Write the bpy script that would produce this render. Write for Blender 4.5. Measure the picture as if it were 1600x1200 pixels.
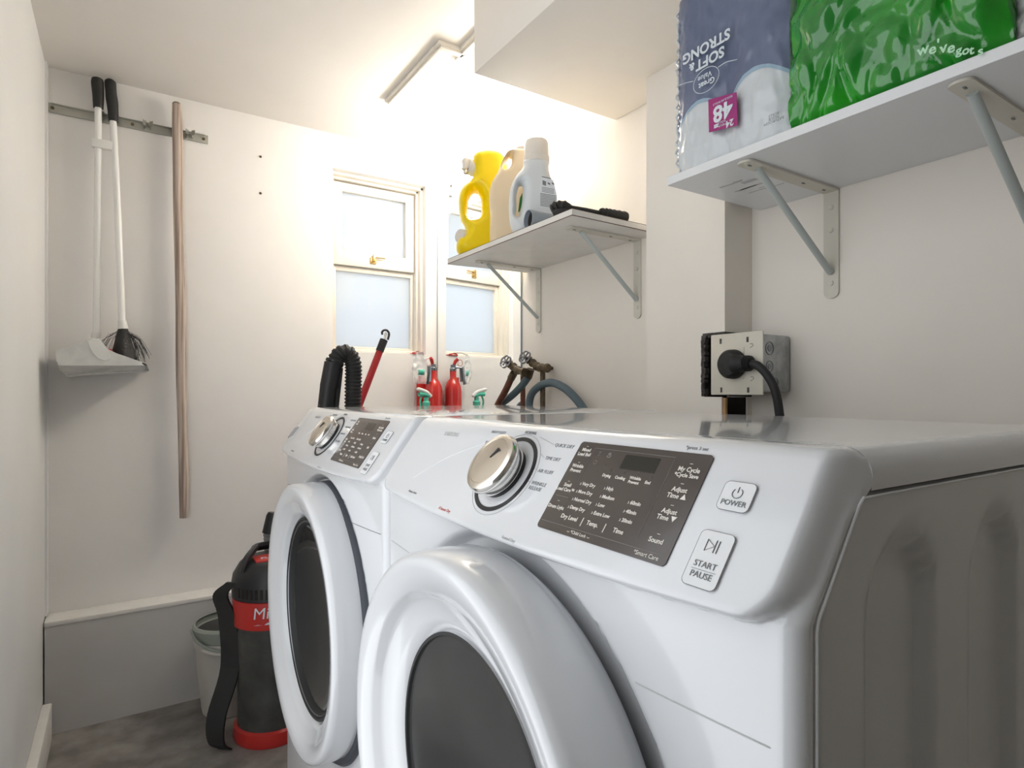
import bpy, bmesh, math, random
from mathutils import Vector, Matrix, noise
R = math.radians
random.seed(7)
C = bpy.context.scene.collection
for o in list(bpy.data.objects): bpy.data.objects.remove(o)

# ------------------------------------------------------------------ camera, world, exposure
FPX, V0, YAW, EYE = 939.0, 613.0, R(33.0), 1.02
cam_d = bpy.data.cameras.new('camera'); cam = bpy.data.objects.new('camera', cam_d); C.objects.link(cam)
cam.location = (0, 0, EYE); cam.rotation_euler = (R(90), 0, -YAW)
cam_d.sensor_width = 36; cam_d.lens = 36*FPX/1600; cam_d.shift_y = (V0-600)/1600
cam_d.clip_start = 0.02
bpy.context.scene.camera = cam
w = bpy.data.worlds.new('world'); bpy.context.scene.world = w; w.use_nodes = True
bg = w.node_tree.nodes['Background']; bg.inputs[0].default_value = (0.94, 0.97, 1.0, 1); bg.inputs[1].default_value = 1.6
vs = bpy.context.scene.view_settings
vs.view_transform = 'Standard'; vs.look = 'None'; vs.exposure = 0.26; vs.gamma = 1; vs.use_curve_mapping = False
BULB = 74.0       # radiance of the vanity globes

# ------------------------------------------------------------------ helpers
CAM = Vector((0, 0, EYE)); FW = Vector((math.sin(YAW), math.cos(YAW), 0)); RT = Vector((math.cos(YAW), -math.sin(YAW), 0))
def ray(u, v): return FW + RT*((u-800)/FPX) + Vector((0, 0, 1))*((V0-v)/FPX)
def on_plane(u, v, p, n):
    d = ray(u, v); n = Vector(n); p = Vector(p)
    return CAM + d*((p-CAM).dot(n)/d.dot(n))
def at_y(u, v, Y): return on_plane(u, v, (0, Y, 0), (0, 1, 0))
def at_x(u, v, X): return on_plane(u, v, (X, 0, 0), (1, 0, 0))

def mat(name, col, rough=.5, metal=0.0, noise_amt=0.0, nscale=8.0, bump=0.0, bscale=60.0, emit=0.0, trans=0.0, alpha=1.0, coat=0.0, spec=.5, col2=None, ior=1.45, sss=0):
    m = bpy.data.materials.new(name); m.use_nodes = True; nt = m.node_tree; b = nt.nodes['Principled BSDF']
    c = (*col, 1)
    b.inputs['Base Color'].default_value = c; b.inputs['Roughness'].default_value = rough; b.inputs['Metallic'].default_value = metal
    b.inputs['Specular IOR Level'].default_value = spec; b.inputs['IOR'].default_value = ior
    b.inputs['Transmission Weight'].default_value = trans; b.inputs['Alpha'].default_value = alpha; b.inputs['Coat Weight'].default_value = coat
    b.inputs['Coat Roughness'].default_value = .06
    if sss: b.inputs['Subsurface Weight'].default_value = sss; b.inputs['Subsurface Radius'].default_value = (.03, .03, .02)
    if emit: b.inputs['Emission Color'].default_value = c; b.inputs['Emission Strength'].default_value = emit
    tc = nt.nodes.new('ShaderNodeTexCoord')
    if noise_amt or col2:
        n = nt.nodes.new('ShaderNodeTexNoise'); n.inputs['Scale'].default_value = nscale; n.inputs['Detail'].default_value = 6
        nt.links.new(tc.outputs['Object'], n.inputs['Vector'])
        r = nt.nodes.new('ShaderNodeValToRGB'); k = noise_amt
        c2 = col2 or tuple(x*(1-k) for x in col)
        r.color_ramp.elements[0].position = .35; r.color_ramp.elements[1].position = .65
        r.color_ramp.elements[0].color = (*c2, 1); r.color_ramp.elements[1].color = c
        nt.links.new(n.outputs['Fac'], r.inputs['Fac']); nt.links.new(r.outputs['Color'], b.inputs['Base Color'])
    if bump:
        n = nt.nodes.new('ShaderNodeTexNoise'); n.inputs['Scale'].default_value = bscale; n.inputs['Detail'].default_value = 4
        nt.links.new(tc.outputs['Object'], n.inputs['Vector'])
        bp = nt.nodes.new('ShaderNodeBump'); bp.inputs['Strength'].default_value = bump; bp.inputs['Distance'].default_value = .004
        nt.links.new(n.outputs['Fac'], bp.inputs['Height']); nt.links.new(bp.outputs['Normal'], b.inputs['Normal'])
    return m

def wall_mat(name, col, scale=3.0, k=.05):
    """painted plaster: faint roller mottling, a few scuffs"""
    m = mat(name, col, .55, 0, k, scale, .12, 35)
    nt = m.node_tree; b = nt.nodes['Principled BSDF']
    src = b.inputs['Base Color'].links[0].from_socket
    tc = nt.nodes.new('ShaderNodeTexCoord'); v = nt.nodes.new('ShaderNodeTexNoise'); v.inputs['Scale'].default_value = 9; v.inputs['Detail'].default_value = 9; v.inputs['Roughness'].default_value = .75
    nt.links.new(tc.outputs['Object'], v.inputs['Vector'])
    r = nt.nodes.new('ShaderNodeValToRGB'); r.color_ramp.elements[0].position = .70; r.color_ramp.elements[1].position = .78
    r.color_ramp.elements[0].color = (0, 0, 0, 1); r.color_ramp.elements[1].color = (.35, .35, .35, 1)
    mx = nt.nodes.new('ShaderNodeMix'); mx.data_type = 'RGBA'; mx.inputs['B'].default_value = (.45, .38, .30, 1)
    nt.links.new(v.outputs['Fac'], r.inputs['Fac']); nt.links.new(r.outputs['Color'], mx.inputs['Factor'])
    nt.links.new(src, mx.inputs['A']); nt.links.new(mx.outputs['Result'], b.inputs['Base Color'])
    return m

M = {}
M['wall'] = wall_mat('glow_warmed_white_paint', (.87, .815, .74))  # white paint with the vanity light's warm glow put into its colour
M['wall_b'] = wall_mat('pinkish_white_paint', (.86, .84, .82))
M['wall_l'] = wall_mat('cool_white_paint', (.80, .80, .785), 2.0)
M['ceil'] = wall_mat('ceiling_paint', (.85, .815, .775), 2.0)
M['grey_paint'] = mat('grey_paint', (.58, .565, .55), .6, 0, .08, 4)
M['ledge'] = mat('ledge_white', (.80, .78, .74), .6, 0, .06, 20)
M['trimwhite'] = mat('cream_gloss_paint', (.80, .75, .67), .4, 0, .05, 15)
M['floor'] = mat('vinyl_floor', (.30, .28, .26), .5, 0, .0, 12, col2=(.17, .155, .145))
M['enamel'] = mat('white_enamel', (.70, .712, .732), .14, coat=.6, spec=.5)
M['enamel2'] = mat('white_enamel_side', (.66, .66, .655), .28, coat=.2)
M['plastic'] = mat('white_plastic', (.78, .79, .80), .3)
M['white'] = mat('white_abs', (.78, .78, .76), .35)
M['chrome'] = mat('chrome', (.86, .84, .81), .12, 1)
M['satin'] = mat('satin_knob', (.80, .74, .66), .25, 1)
M['dkmetal'] = mat('dark_metal', (.25, .26, .28), .3, 1)
M['black'] = mat('black_plastic', (.018, .018, .02), .4)
M['rubber'] = mat('black_rubber', (.022, .022, .022), .6)
M['gloss_black'] = mat('tinted_display', (.075, .062, .055), .12, coat=.3)
M['lcd'] = mat('lcd', (.028, .028, .022), .15)
M['disp_ink'] = mat('display_ink', (.80, .76, .70), .5)
M['disp_dim'] = mat('display_dim_ink', (.22, .20, .18), .5)
M['ink'] = mat('grey_ink', (.20, .21, .22), .6)
M['inkfaint'] = mat('faint_ink', (.50, .50, .50), .6)
M['inkred'] = mat('red_ink', (.55, .08, .06), .6)
M['tank'] = mat('smoky_tank', (.075, .075, .07), .15, 0, .35, 14)
M['red'] = mat('red_plastic', (.50, .03, .025), .35)
M['extred'] = mat('extinguisher_red', (.58, .03, .025), .25, coat=.4)
M['polered'] = mat('red_pole', (.42, .025, .03), .35)
M['yellow'] = mat('yellow_plastic', (.90, .68, .0), .28, sss=.15)
M['cream'] = mat('translucent_jug', (.80, .66, .46), .4, sss=.2)
M['detwhite'] = mat('detergent_white', (.70, .735, .76), .32)
M['capwhite'] = mat('cap_white', (.76, .72, .66), .4)
M['tube'] = mat('grey_tube', (.28, .33, .38), .45)
M['green'] = mat('green_print', (.05, .33, .08), .5)
M['mint'] = mat('mint_plastic', (.10, .52, .38), .35)
M['steelgrey'] = mat('bracket_grey', (.48, .52, .50), .35, 0)
M['bracket_cream'] = mat('bracket_cream', (.66, .63, .55), .45)
M['melamine'] = mat('melamine', (.76, .77, .78), .3)
M['melamine_old'] = mat('old_melamine', (.80, .78, .74), .35, 0, .06, 18)
M['chip'] = mat('chipboard_edge', (.13, .055, .02), .8, 0, .3, 90)
M['galv'] = mat('galvanised_steel', (.50, .52, .53), .4, .6, .35, 40)
M['rail'] = mat('tool_rail_metal', (.40, .40, .36), .38, .7)
M['pole'] = mat('white_pole', (.88, .88, .87), .22)
M['brass'] = mat('brass', (.65, .47, .22), .3, 1)
M['oldbrass'] = mat('corroded_brass', (.17, .125, .075), .55, .5, .5, 60, .5, 80)
M['rust'] = mat('rusty_pipe', (.20, .075, .045), .6, .2, .35, 40)
M['hoseblue'] = mat('grey_blue_hose', (.11, .155, .18), .5)
M['hosegrey'] = mat('grey_hose', (.20, .20, .20), .5)
M['bucket_c'] = mat('cream_bucket', (.52, .50, .46), .45)
M['bucket_g'] = mat('sage_bucket', (.30, .33, .29), .45)
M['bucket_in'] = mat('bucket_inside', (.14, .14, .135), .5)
M['plate'] = mat('outlet_plate', (.72, .68, .58), .4, 0, .06, 20)
M['cavity'] = mat('cavity_shade', (.03, .022, .018), .9, 0, .4, 40)  # near-black colour standing in for the shade inside openings
M['raw'] = mat('raw_plaster', (.12, .11, .10), .95, 0, .5, 60, .6, 90)
M['woodraw'] = mat('raw_pine', (.58, .34, .16), .8, 0, .3, 30)
M['paper'] = mat('label_paper', (.72, .76, .80), .5)
M['navy'] = mat('navy_film', (.10, .125, .21), .25, 0, .0, 9, .5, 16, col2=(.135, .165, .26), coat=.4)
M['film'] = mat('clear_film_over_rolls', (.62, .655, .68), .22, 0, .08, 9, .6, 20, coat=.5)
M['filmtrim'] = mat('pale_blue_film', (.30, .42, .52), .3)
M['purple'] = mat('purple_label', (.22, .02, .20), .35, col2=(.36, .03, .17), nscale=6)
M['printwhite'] = mat('print_white', (.66, .72, .76), .4)
M['greenbag'] = mat('green_film', (.010, .33, .006), .16, 0, .0, 7, .5, 38, col2=(.003, .19, .012), coat=1.0)
M['whitebag'] = mat('print_pale_green', (.45, .75, .5), .4)
M['stripe'] = mat('striped_bag', (.08, .08, .08), .5, col2=(.5, .5, .48), nscale=60)
M['clearbag'] = mat('clear_bag', (.9, .92, .92), .15, trans=.0, alpha=.35)
M['bulb'] = mat('bulb', (1.0, .96, .91), .3, emit=BULB)
M['mirror'] = mat('mirror_silver', (.93, .95, .95), .02, 1)
M['mirror_edge'] = mat('mirror_edge', (.25, .35, .42), .2)

def wood_mat(name, c1, c2):
    m = bpy.data.materials.new(name); m.use_nodes = True; nt = m.node_tree; b = nt.nodes['Principled BSDF']; b.inputs['Roughness'].default_value = .75
    tc = nt.nodes.new('ShaderNodeTexCoord'); mp = nt.nodes.new('ShaderNodeMapping'); mp.inputs['Scale'].default_value = (120, 120, 3.0)
    n = nt.nodes.new('ShaderNodeTexNoise'); n.inputs['Scale'].default_value = 1; n.inputs['Detail'].default_value = 3
    r = nt.nodes.new('ShaderNodeValToRGB'); r.color_ramp.elements[0].position = .4; r.color_ramp.elements[1].position = .6
    r.color_ramp.elements[0].color = (*c2, 1); r.color_ramp.elements[1].color = (*c1, 1)
    nt.links.new(tc.outputs['Object'], mp.inputs[0]); nt.links.new(mp.outputs[0], n.inputs['Vector']); nt.links.new(n.outputs['Fac'], r.inputs[0]); nt.links.new(r.outputs[0], b.inputs['Base Color'])
    return m
M['stickwood'] = wood_mat('weathered_stick', (.56, .47, .40), (.30, .225, .185))

# door glass: dark tinted, glossy;  frosted window pane: translucent with a soft gloss
def frosted():
    m = bpy.data.materials.new('frosted_glass'); m.use_nodes = True; nt = m.node_tree; nt.nodes.clear()
    out = nt.nodes.new('ShaderNodeOutputMaterial'); t = nt.nodes.new('ShaderNodeBsdfTranslucent'); t.inputs[0].default_value = (.72, .745, .77, 1)
    d = nt.nodes.new('ShaderNodeBsdfDiffuse'); d.inputs[0].default_value = (.8, .85, .9, 1)
    g = nt.nodes.new('ShaderNodeBsdfGlossy'); g.inputs['Roughness'].default_value = .12
    mx = nt.nodes.new('ShaderNodeMixShader'); mx.inputs[0].default_value = .04
    mx0 = nt.nodes.new('ShaderNodeMixShader'); mx0.inputs[0].default_value = .12
    nt.links.new(t.outputs[0], mx0.inputs[1]); nt.links.new(d.outputs[0], mx0.inputs[2])
    nt.links.new(mx0.outputs[0], mx.inputs[1]); nt.links.new(g.outputs[0], mx.inputs[2]); nt.links.new(mx.outputs[0], out.inputs[0])
    return m
M['frost'] = frosted()
M['slate'] = mat('dark_slate', (.055, .062, .075), .5)
M['doorglass'] = mat('smoked_glass', (.014, .015, .016), .05, 0, coat=.5)
M['drumglass'] = mat('grey_smoked_glass', (.048, .049, .050), .13, 0, .35, 7, coat=.3)

# ---- mesh building
def bmn(): return bmesh.new()
def add_box(bm, x0, x1, y0, y1, z0, z1, bev=0, seg=2):
    t = bmesh.new(); bmesh.ops.create_cube(t, size=1)
    for v in t.verts: v.co = Vector((x0+(v.co.x+.5)*(x1-x0), y0+(v.co.y+.5)*(y1-y0), z0+(v.co.z+.5)*(z1-z0)))
    if bev: bmesh.ops.bevel(t, geom=list(t.edges), offset=bev, segments=seg, profile=.5, affect='EDGES')
    merge(bm, t)
def merge(bm, t, mtx=None):
    me = bpy.data.meshes.new('t'); t.to_mesh(me); t.free()
    if mtx: me.transform(mtx)
    bm.from_mesh(me); bpy.data.meshes.remove(me)
def frame_of(d):
    d = Vector(d).normalized(); a = Vector((0, 0, 1)) if abs(d.z) < .9 else Vector((1, 0, 0))
    x = a.cross(d).normalized(); return x, d.cross(x), d
def add_tube(bm, pts, rad, seg=14, cap=True, flat=1.0):
    pts = [Vector(p) for p in pts]; n = len(pts); rad = rad if hasattr(rad, '__len__') else [rad]*n
    tang = [(pts[min(i+1, n-1)]-pts[max(i-1, 0)]).normalized() for i in range(n)]
    x, y, _ = frame_of(tang[0]); rings = []
    for i in range(n):
        x = (x - tang[i]*x.dot(tang[i])).normalized(); y = tang[i].cross(x)
        rings.append([bm.verts.new(pts[i]+(x*math.cos(a)*flat+y*math.sin(a))*rad[i]) for a in [2*math.pi*k/seg for k in range(seg)]])
    for i in range(n-1):
        for k in range(seg): bm.faces.new((rings[i][k], rings[i][(k+1) % seg], rings[i+1][(k+1) % seg], rings[i+1][k]))
    if cap: bm.faces.new(rings[0][::-1]); bm.faces.new(rings[-1])
def spline(pts, n=8):
    P = [Vector(p) for p in pts]; P = [P[0]*2-P[1]]+P+[P[-1]*2-P[-2]]; out = []
    for i in range(1, len(P)-2):
        for k in range(n):
            t = k/n; a, b, c, d = P[i-1:i+3]
            out.append(.5*((2*b)+(c-a)*t+(2*a-5*b+4*c-d)*t*t+(3*b-a-3*c+d)*t**3))
    out.append(P[-2]); return out
def add_lathe(bm, prof, origin, axis=(0, 0, 1), seg=32, closed=False):
    x, y, d = frame_of(axis); o = Vector(origin); rings = []
    for r, h in prof:
        if r < 1e-6: rings.append([bm.verts.new(o+d*h)])
        else: rings.append([bm.verts.new(o+d*h+(x*math.cos(2*math.pi*k/seg)+y*math.sin(2*math.pi*k/seg))*r) for k in range(seg)])
    for a, b in zip(rings[:-1], rings[1:]):
        for k in range(seg):
            k2 = (k+1) % seg
            if len(a) == 1 and len(b) == 1: continue
            if len(a) == 1: bm.faces.new((a[0], b[k2], b[k]))
            elif len(b) == 1: bm.faces.new((a[k], a[k2], b[0]))
            else: bm.faces.new((a[k], a[k2], b[k2], b[k]))
def add_grid(bm, rows, flip=False):
    vs_ = [[bm.verts.new(p) for p in r] for r in rows]
    for i in range(len(rows)-1):
        for j in range(len(rows[0])-1):
            f = (vs_[i][j], vs_[i][j+1], vs_[i+1][j+1], vs_[i+1][j])
            bm.faces.new(f[::-1] if flip else f)
def add_prism(bm, pts, off):
    """polygon (3d points) extruded by vector off"""
    a = [bm.verts.new(Vector(p)) for p in pts]; b = [bm.verts.new(Vector(p)+Vector(off)) for p in pts]; n = len(a)
    bm.faces.new(a[::-1]); bm.faces.new(b)
    for i in range(n): bm.faces.new((a[i], a[(i+1) % n], b[(i+1) % n], b[i]))
def obj(name, bm, m, parent=None, smooth=35, label=None, thick=0):
    if not isinstance(bm, bpy.types.Mesh):
        bmesh.ops.remove_doubles(bm, verts=bm.verts, dist=1e-6); bmesh.ops.recalc_face_normals(bm, faces=bm.faces)
        me = bpy.data.meshes.new(name); bm.to_mesh(me); bm.free()
    else: me = bm; me.name = name
    org = Vector((0, 0, 0)); p = parent
    while p is not None: org += p.location; p = p.parent
    if parent is not None: me.transform(Matrix.Translation(-org))
    me.materials.clear(); me.materials.append(m)
    for p in me.polygons: p.use_smooth = True
    me.set_sharp_from_angle(angle=R(smooth))
    o = bpy.data.objects.new(name, me); C.objects.link(o); o.parent = parent
    if label: o['label'] = label
    if thick:
        s = o.modifiers.new('thickness', 'SOLIDIFY'); s.thickness = thick; s.offset = 0
    return o
def thing(name, label, cat, loc=(0, 0, 0), group=None):
    o = bpy.data.objects.new(name, None); o.empty_display_size = .05; C.objects.link(o); o.location = loc
    o['label'] = label; o['category'] = cat
    if group: o['group'] = group
    return o
def tag(o, label, cat, group=None):
    o['label'] = label; o['category'] = cat
    if group: o['group'] = group
    return o
def struct(name, bm, m, parent=None, smooth=35, label=None):
    o = obj(name, bm, m, parent, smooth); 
    if parent is None: o['kind'] = 'structure'
    if label: o['label'] = label
    return o
def eval_mesh(ob):
    bpy.context.view_layer.update(); dg = bpy.context.evaluated_depsgraph_get()
    me = bpy.data.meshes.new_from_object(ob.evaluated_get(dg)); return me
def text_mesh(items):
    """items: (string, size, origin, right, up, bold, align) -> one mesh"""
    bm = bmn()
    for s, size, org, rt, up, bold, al in items:
        cu = bpy.data.curves.new('t', 'FONT'); cu.body = s; cu.size = size; cu.align_x = al; cu.align_y = 'CENTER'; cu.offset = bold; cu.extrude = .00012
        cu.resolution_u = 3
        ob = bpy.data.objects.new('t', cu); C.objects.link(ob)
        me = eval_mesh(ob); rt_ = Vector(rt); up_ = Vector(up); n = rt_.cross(up_).normalized()
        mt = Matrix((( rt_.x, up_.x, n.x, org[0]), (rt_.y, up_.y, n.y, org[1]), (rt_.z, up_.z, n.z, org[2]), (0, 0, 0, 1)))
        me.transform(mt); bm.from_mesh(me); bpy.data.meshes.remove(me)
        bpy.data.objects.remove(ob); bpy.data.curves.remove(cu)
    return bm
def outline_mesh(loops, extrude, bevel, mtx, smooth_pts=True, res=6):
    """closed outline with holes, rounded in depth, as a real solid"""
    cu = bpy.data.curves.new('c', 'CURVE'); cu.dimensions = '2D'; cu.fill_mode = 'BOTH'; cu.extrude = extrude; cu.bevel_depth = bevel; cu.bevel_resolution = 4; cu.offset = -bevel
    for lp in loops:
        sp = cu.splines.new('BEZIER'); sp.bezier_points.add(len(lp)-1); sp.use_cyclic_u = True; sp.resolution_u = res
        for bp, p in zip(sp.bezier_points, lp):
            bp.co = (p[0], p[1], 0); h = 'AUTO' if smooth_pts else 'VECTOR'; bp.handle_left_type = h; bp.handle_right_type = h
    ob = bpy.data.objects.new('c', cu); C.objects.link(ob); me = eval_mesh(ob); me.transform(mtx)
    bpy.data.objects.remove(ob); bpy.data.curves.remove(cu)
    bm = bmn(); bm.from_mesh(me); bpy.data.meshes.remove(me)
    bmesh.ops.remove_doubles(bm, verts=bm.verts, dist=1e-5)
    return bm
def inflate_mesh(loops, D, f, mtx, step=.0026, pw=.5):
    """bottle body: flat outline with its handle hole, swollen to half-depth D with rounded flanks of width f"""
    cu = bpy.data.curves.new('c', 'CURVE'); cu.dimensions = '2D'; cu.fill_mode = 'BOTH'
    for lp in loops:
        sp = cu.splines.new('BEZIER'); sp.bezier_points.add(len(lp)-1); sp.use_cyclic_u = True; sp.resolution_u = 6
        for bp, p in zip(sp.bezier_points, lp):
            bp.co = (p[0], p[1], 0); bp.handle_left_type = 'AUTO'; bp.handle_right_type = 'AUTO'
    ob = bpy.data.objects.new('c', cu); C.objects.link(ob); me = eval_mesh(ob)
    bpy.data.objects.remove(ob); bpy.data.curves.remove(cu)
    bm = bmn(); bm.from_mesh(me); bpy.data.meshes.remove(me)
    bmesh.ops.remove_doubles(bm, verts=bm.verts, dist=1e-5)
    z0 = bm.verts[:][0].co.z
    for v in bm.verts: v.co.z = 0
    bmesh.ops.remove_doubles(bm, verts=bm.verts, dist=1e-5)
    xs = [v.co.x for v in bm.verts]; ys = [v.co.y for v in bm.verts]
    for ax, lo, hi in ((0, min(xs), max(xs)), (1, min(ys), max(ys))):
        k = lo+step
        while k < hi:
            co = (k, 0, 0) if ax == 0 else (0, k, 0); no = (1, 0, 0) if ax == 0 else (0, 1, 0)
            bmesh.ops.bisect_plane(bm, geom=list(bm.verts)+list(bm.edges)+list(bm.faces), plane_co=co, plane_no=no, dist=1e-5); k += step
    segs = [(e.verts[0].co.copy(), e.verts[1].co.copy()) for e in bm.edges if len(e.link_faces) == 1]
    import numpy as np
    A_ = np.array([[p.x, p.y] for p, q_ in segs]); B_ = np.array([[q_.x, q_.y] for p, q_ in segs]); AB = B_-A_; L2_ = (AB**2).sum(1)+1e-12
    dist = []
    for v in bm.verts:
        P_ = np.array([v.co.x, v.co.y]); t = np.clip(((P_-A_)*AB).sum(1)/L2_, 0, 1); dist.append(float(np.sqrt((((A_+AB*t[:, None])-P_)**2).sum(1).min())))
    g = bmesh.ops.duplicate(bm, geom=list(bm.verts)+list(bm.edges)+list(bm.faces)); new = set(x for x in g['geom'] if isinstance(x, bmesh.types.BMVert))
    old = [v for v in bm.verts if v not in new]; mp = g['vert_map']
    for v, d in zip(old, dist):
        q_ = min(1, d/f); h = D*(1-(1-q_)**2)**pw if d > 1e-6 else 0
        n_ = mp[v]; v.co.z = h; n_.co.z = -h
    bmesh.ops.remove_doubles(bm, verts=bm.verts, dist=2e-5)
    bm.transform(mtx); return bm
def sstep(a, b, x):
    t = max(0, min(1, (x-a)/(b-a))); return t*t*(3-2*t)

# ------------------------------------------------------------------ room
XL, XR, YB, ZC, YN = -.196, 1.184, 2.335, 2.024, -1.5
LY = 2.248          # front of the low ledge
bm = bmn(); add_box(bm, XL-.1, XR+.1, YN, YB+.2, -.05, 0); struct('floor', bm, M['floor'])
bm = bmn(); add_box(bm, XL-.1, XR+.1, YN, YB+.2, ZC, ZC+.06); struct('ceiling', bm, M['ceil'])
DY0, DY1 = .20, 1.26       # unseen opening added in the left wall to let in fill light
bm = bmn(); add_box(bm, XL-.06, XL, YN, DY0, 0, ZC); add_box(bm, XL-.06, XL, DY1, YB+.2, 0, ZC); add_box(bm, XL-.06, XL, DY0, DY1, 1.98, ZC); struct('wall_left', bm, M['wall_l'])
bm = bmn(); add_box(bm, XR, XR+.1, YN, YB+.2, 0, ZC); struct('wall_right', bm, M['wall'])
# back wall with the window recess
WX0, WX1, WZ0, WZ1 = .686, 1.081, 1.18, 1.893
bm = bmn()
add_box(bm, XL, WX0, YB, YB+.2, 0, ZC); add_box(bm, WX1, XR, YB, YB+.2, 0, ZC)
add_box(bm, WX0, WX1, YB, YB+.2, 0, WZ0); add_box(bm, WX0, WX1, YB, YB+.2, WZ1, ZC)
struct('wall_back', bm, M['wall_b'])
# rear wall behind the camera (closed; the added light opening is in the left wall beside the dryer)
bm = bmn(); add_box(bm, XL, XR, YN-.06, YN, 0, ZC); struct('wall_rear', bm, M['wall'])
# corner strip on the left wall, ledge, baseboard
bm = bmn(); add_box(bm, XL, XL+.006, YB-.035, YB, .34, ZC); struct('trim_1', bm, M['wall_l'])
bm = bmn(); add_box(bm, XL+.004, XR-.2, LY, YB, 0, .322); struct('trim_2', bm, M['grey_paint'])
bm = bmn(); add_box(bm, XL+.002, XR-.2, LY-.002, YB, .322, .337, .003); struct('trim_3', bm, M['ledge'])
bm = bmn(); add_box(bm, XL, XL+.024, DY1, LY-.03, 0, .108, .003); struct('baseboard_left', bm, M['ledge'])
# ceiling moulding
bm = bmn()
for (x0, x1, y0, y1) in [(.755, .783, 1.565, 1.965), (.755, .85, 1.545, 1.573), (.822, .850, 1.279, 1.60)]:
    add_box(bm, x0, x1, y0, y1, ZC-.012, ZC, .003); add_box(bm, x0+.009, x1-.009, y0+.004, y1-.004, ZC-.018, ZC-.01, .002)
struct('trim_4', bm, M['trimwhite'])
# boxed soffit and the pier below it (outlet hole cut into its near corner)
bm = bmn(); add_box(bm, .72, XR, YN, 1.279, 1.797, ZC, .002); struct('trim_5', bm, M['wall'])
CX, CY0, CY1 = 1.09, .8365, 1.0676
HZ0, HZ1, HY = 1.010, 1.15, .894
bm = bmn()
add_box(bm, CX, XR, CY0, CY1, HZ1, 1.797); add_box(bm, CX, XR, HY, CY1, 0, HZ1)
add_box(bm, 1.168, XR, CY0, HY, 0, HZ0); add_box(bm, CX, 1.094, CY0+.008, HY, 0, HZ0)
struct('trim_6', bm, M['wall'])
bm = bmn(); add_box(bm, 1.0935, 1.1685, HY-.003, HY-.0005, 0, HZ1-.001); add_box(bm, 1.1665, 1.1685, CY0+.004, HY-.002, 0, HZ0-.001); add_box(bm, 1.0932, 1.0945, CY0+.012, HY-.002, 0, HZ0-.001); add_box(bm, 1.1835, XR-.0003, CY0+.004, HY-.002, 0, HZ0-.001); struct('trim_9', bm, M['cavity'])  # cavity walls coloured dark, the shade is put into the material
bm = bmn(); add_box(bm, 1.182, XR-.0005, CY0, HY, HZ0, HZ1)
for k in range(26):      # ragged broken plaster along the cut
    z = HZ0+.001+(HZ1-HZ0-.006)*k/26; wv = random.uniform(.002, .008)
    add_box(bm, CX-.0015, CX+.012, HY-wv, HY+.0035+random.uniform(0, .002), z, z+.0066)
for k in range(12):
    y = CY0+(HY-CY0)*k/12; wv = random.uniform(.002, .010)
    add_box(bm, CX-.001, CX+.05, y, y+.0055, HZ1-wv, HZ1+.001)
struct('trim_7', bm, M['raw'])
bm = bmn(); add_box(bm, 1.0935, 1.1005, CY0+.001, CY0+.012, .0, HZ0-.002); struct('trim_8', bm, M['woodraw'])
bm = bmn()
for p, s in [((407, 245), .004), ((407, 302), .0045)]:
    c = at_y(*p, YB); add_lathe(bm, [(0, .004), (s*.7, .0035), (s, 0)], (c.x, YB, c.z), (0, -1, 0), 10)
# screws left in the wall: two separate things
bm.free()
for p, lab in [((407, 245), 'upper small dark screw left in the bare back wall'), ((407, 302), 'lower small dark screw left in the bare back wall')]:
    c = at_y(*p, YB); b2 = bmn(); add_lathe(b2, [(0, .005), (.003, .0045), (.0045, .0015), (.0045, 0)], (c.x, YB, c.z), (0, -1, 0), 12)
    tag(obj('wall_screw', b2, M['oldbrass']), lab, 'screw')

# ------------------------------------------------------------------ window
win = bpy.data.objects.new('window_1', None); C.objects.link(win); win['kind'] = 'structure'; win.location = (.88, YB+.08, WZ0)
WY = YB+.085
bm = bmn()      # stepped casing lining the recess
for k, (ins, y0, y1) in enumerate([(.0, WY-.055, WY+.04), (.009, WY-.03, WY+.04)]):
    wd = .012
    add_box(bm, WX0+ins, WX0+ins+wd, y0, y1, WZ0, WZ1, .002); add_box(bm, WX1-ins-wd, WX1-ins, y0, y1, WZ0, WZ1, .002)
    add_box(bm, WX0+ins, WX1-ins, y0, y1, WZ1-ins-wd, WZ1-ins, .002); add_box(bm, WX0+ins, WX1-ins, y0, y1, WZ0, WZ0+.012+ins*.5, .002)
struct('frame', bm, M['trimwhite'], win)
def sash(name, x0, x1, z0, z1, l, r, b, t, y0, y1):
    bm = bmn()
    add_box(bm, x0, x0+l, y0, y1, z0, z1, .0025); add_box(bm, x1-r, x1, y0, y1, z0, z1, .0025)
    add_box(bm, x0+l-.002, x1-r+.002, y0, y1, z0, z0+b, .0025); add_box(bm, x0+l-.002, x1-r+.002, y0, y1, z1-t, z1, .0025)
    o = struct(name, bm, M['trimwhite'], win)
    g = bmn(); add_box(g, x0+l-.004, x1-r+.004, (y0+y1)/2, (y0+y1)/2+.004, z0+b-.004, z1-t+.004); obj('pane', g, M['frost'], o)
    return o
SX0, SX1 = WX0+.021, WX1-.021
us = sash('upper_sash', SX0, SX1-.004, 1.535, WZ1-.026, .038, .038, .058, .036, WY-.018, WY+.02)
ls = sash('lower_sash', SX0, SX1, WZ0+.016, 1.533, .018, .012, .012, .02, WY+.0, WY+.034)
lt = bpy.data.objects.new('latch', None); C.objects.link(lt); lt.parent = us; lt.location = Vector((.876, WY-.02, 1.566))-us.location-win.location
bm = bmn(); x0, z0 = .872, 1.566
add_box(bm, x0-.012, x0+.014, WY-.024, WY-.018, z0-.015, z0+.012, .002); add_box(bm, x0-.004, x0+.008, WY-.034, WY-.022, z0-.008, z0+.022, .003)
add_tube(bm, [(x0+.006, WY-.03, z0+.012), (x0+.05, WY-.03, z0+.012)], .0035, 8)
me_l = obj('latch_hardware', bm, M['brass'], us)
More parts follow.
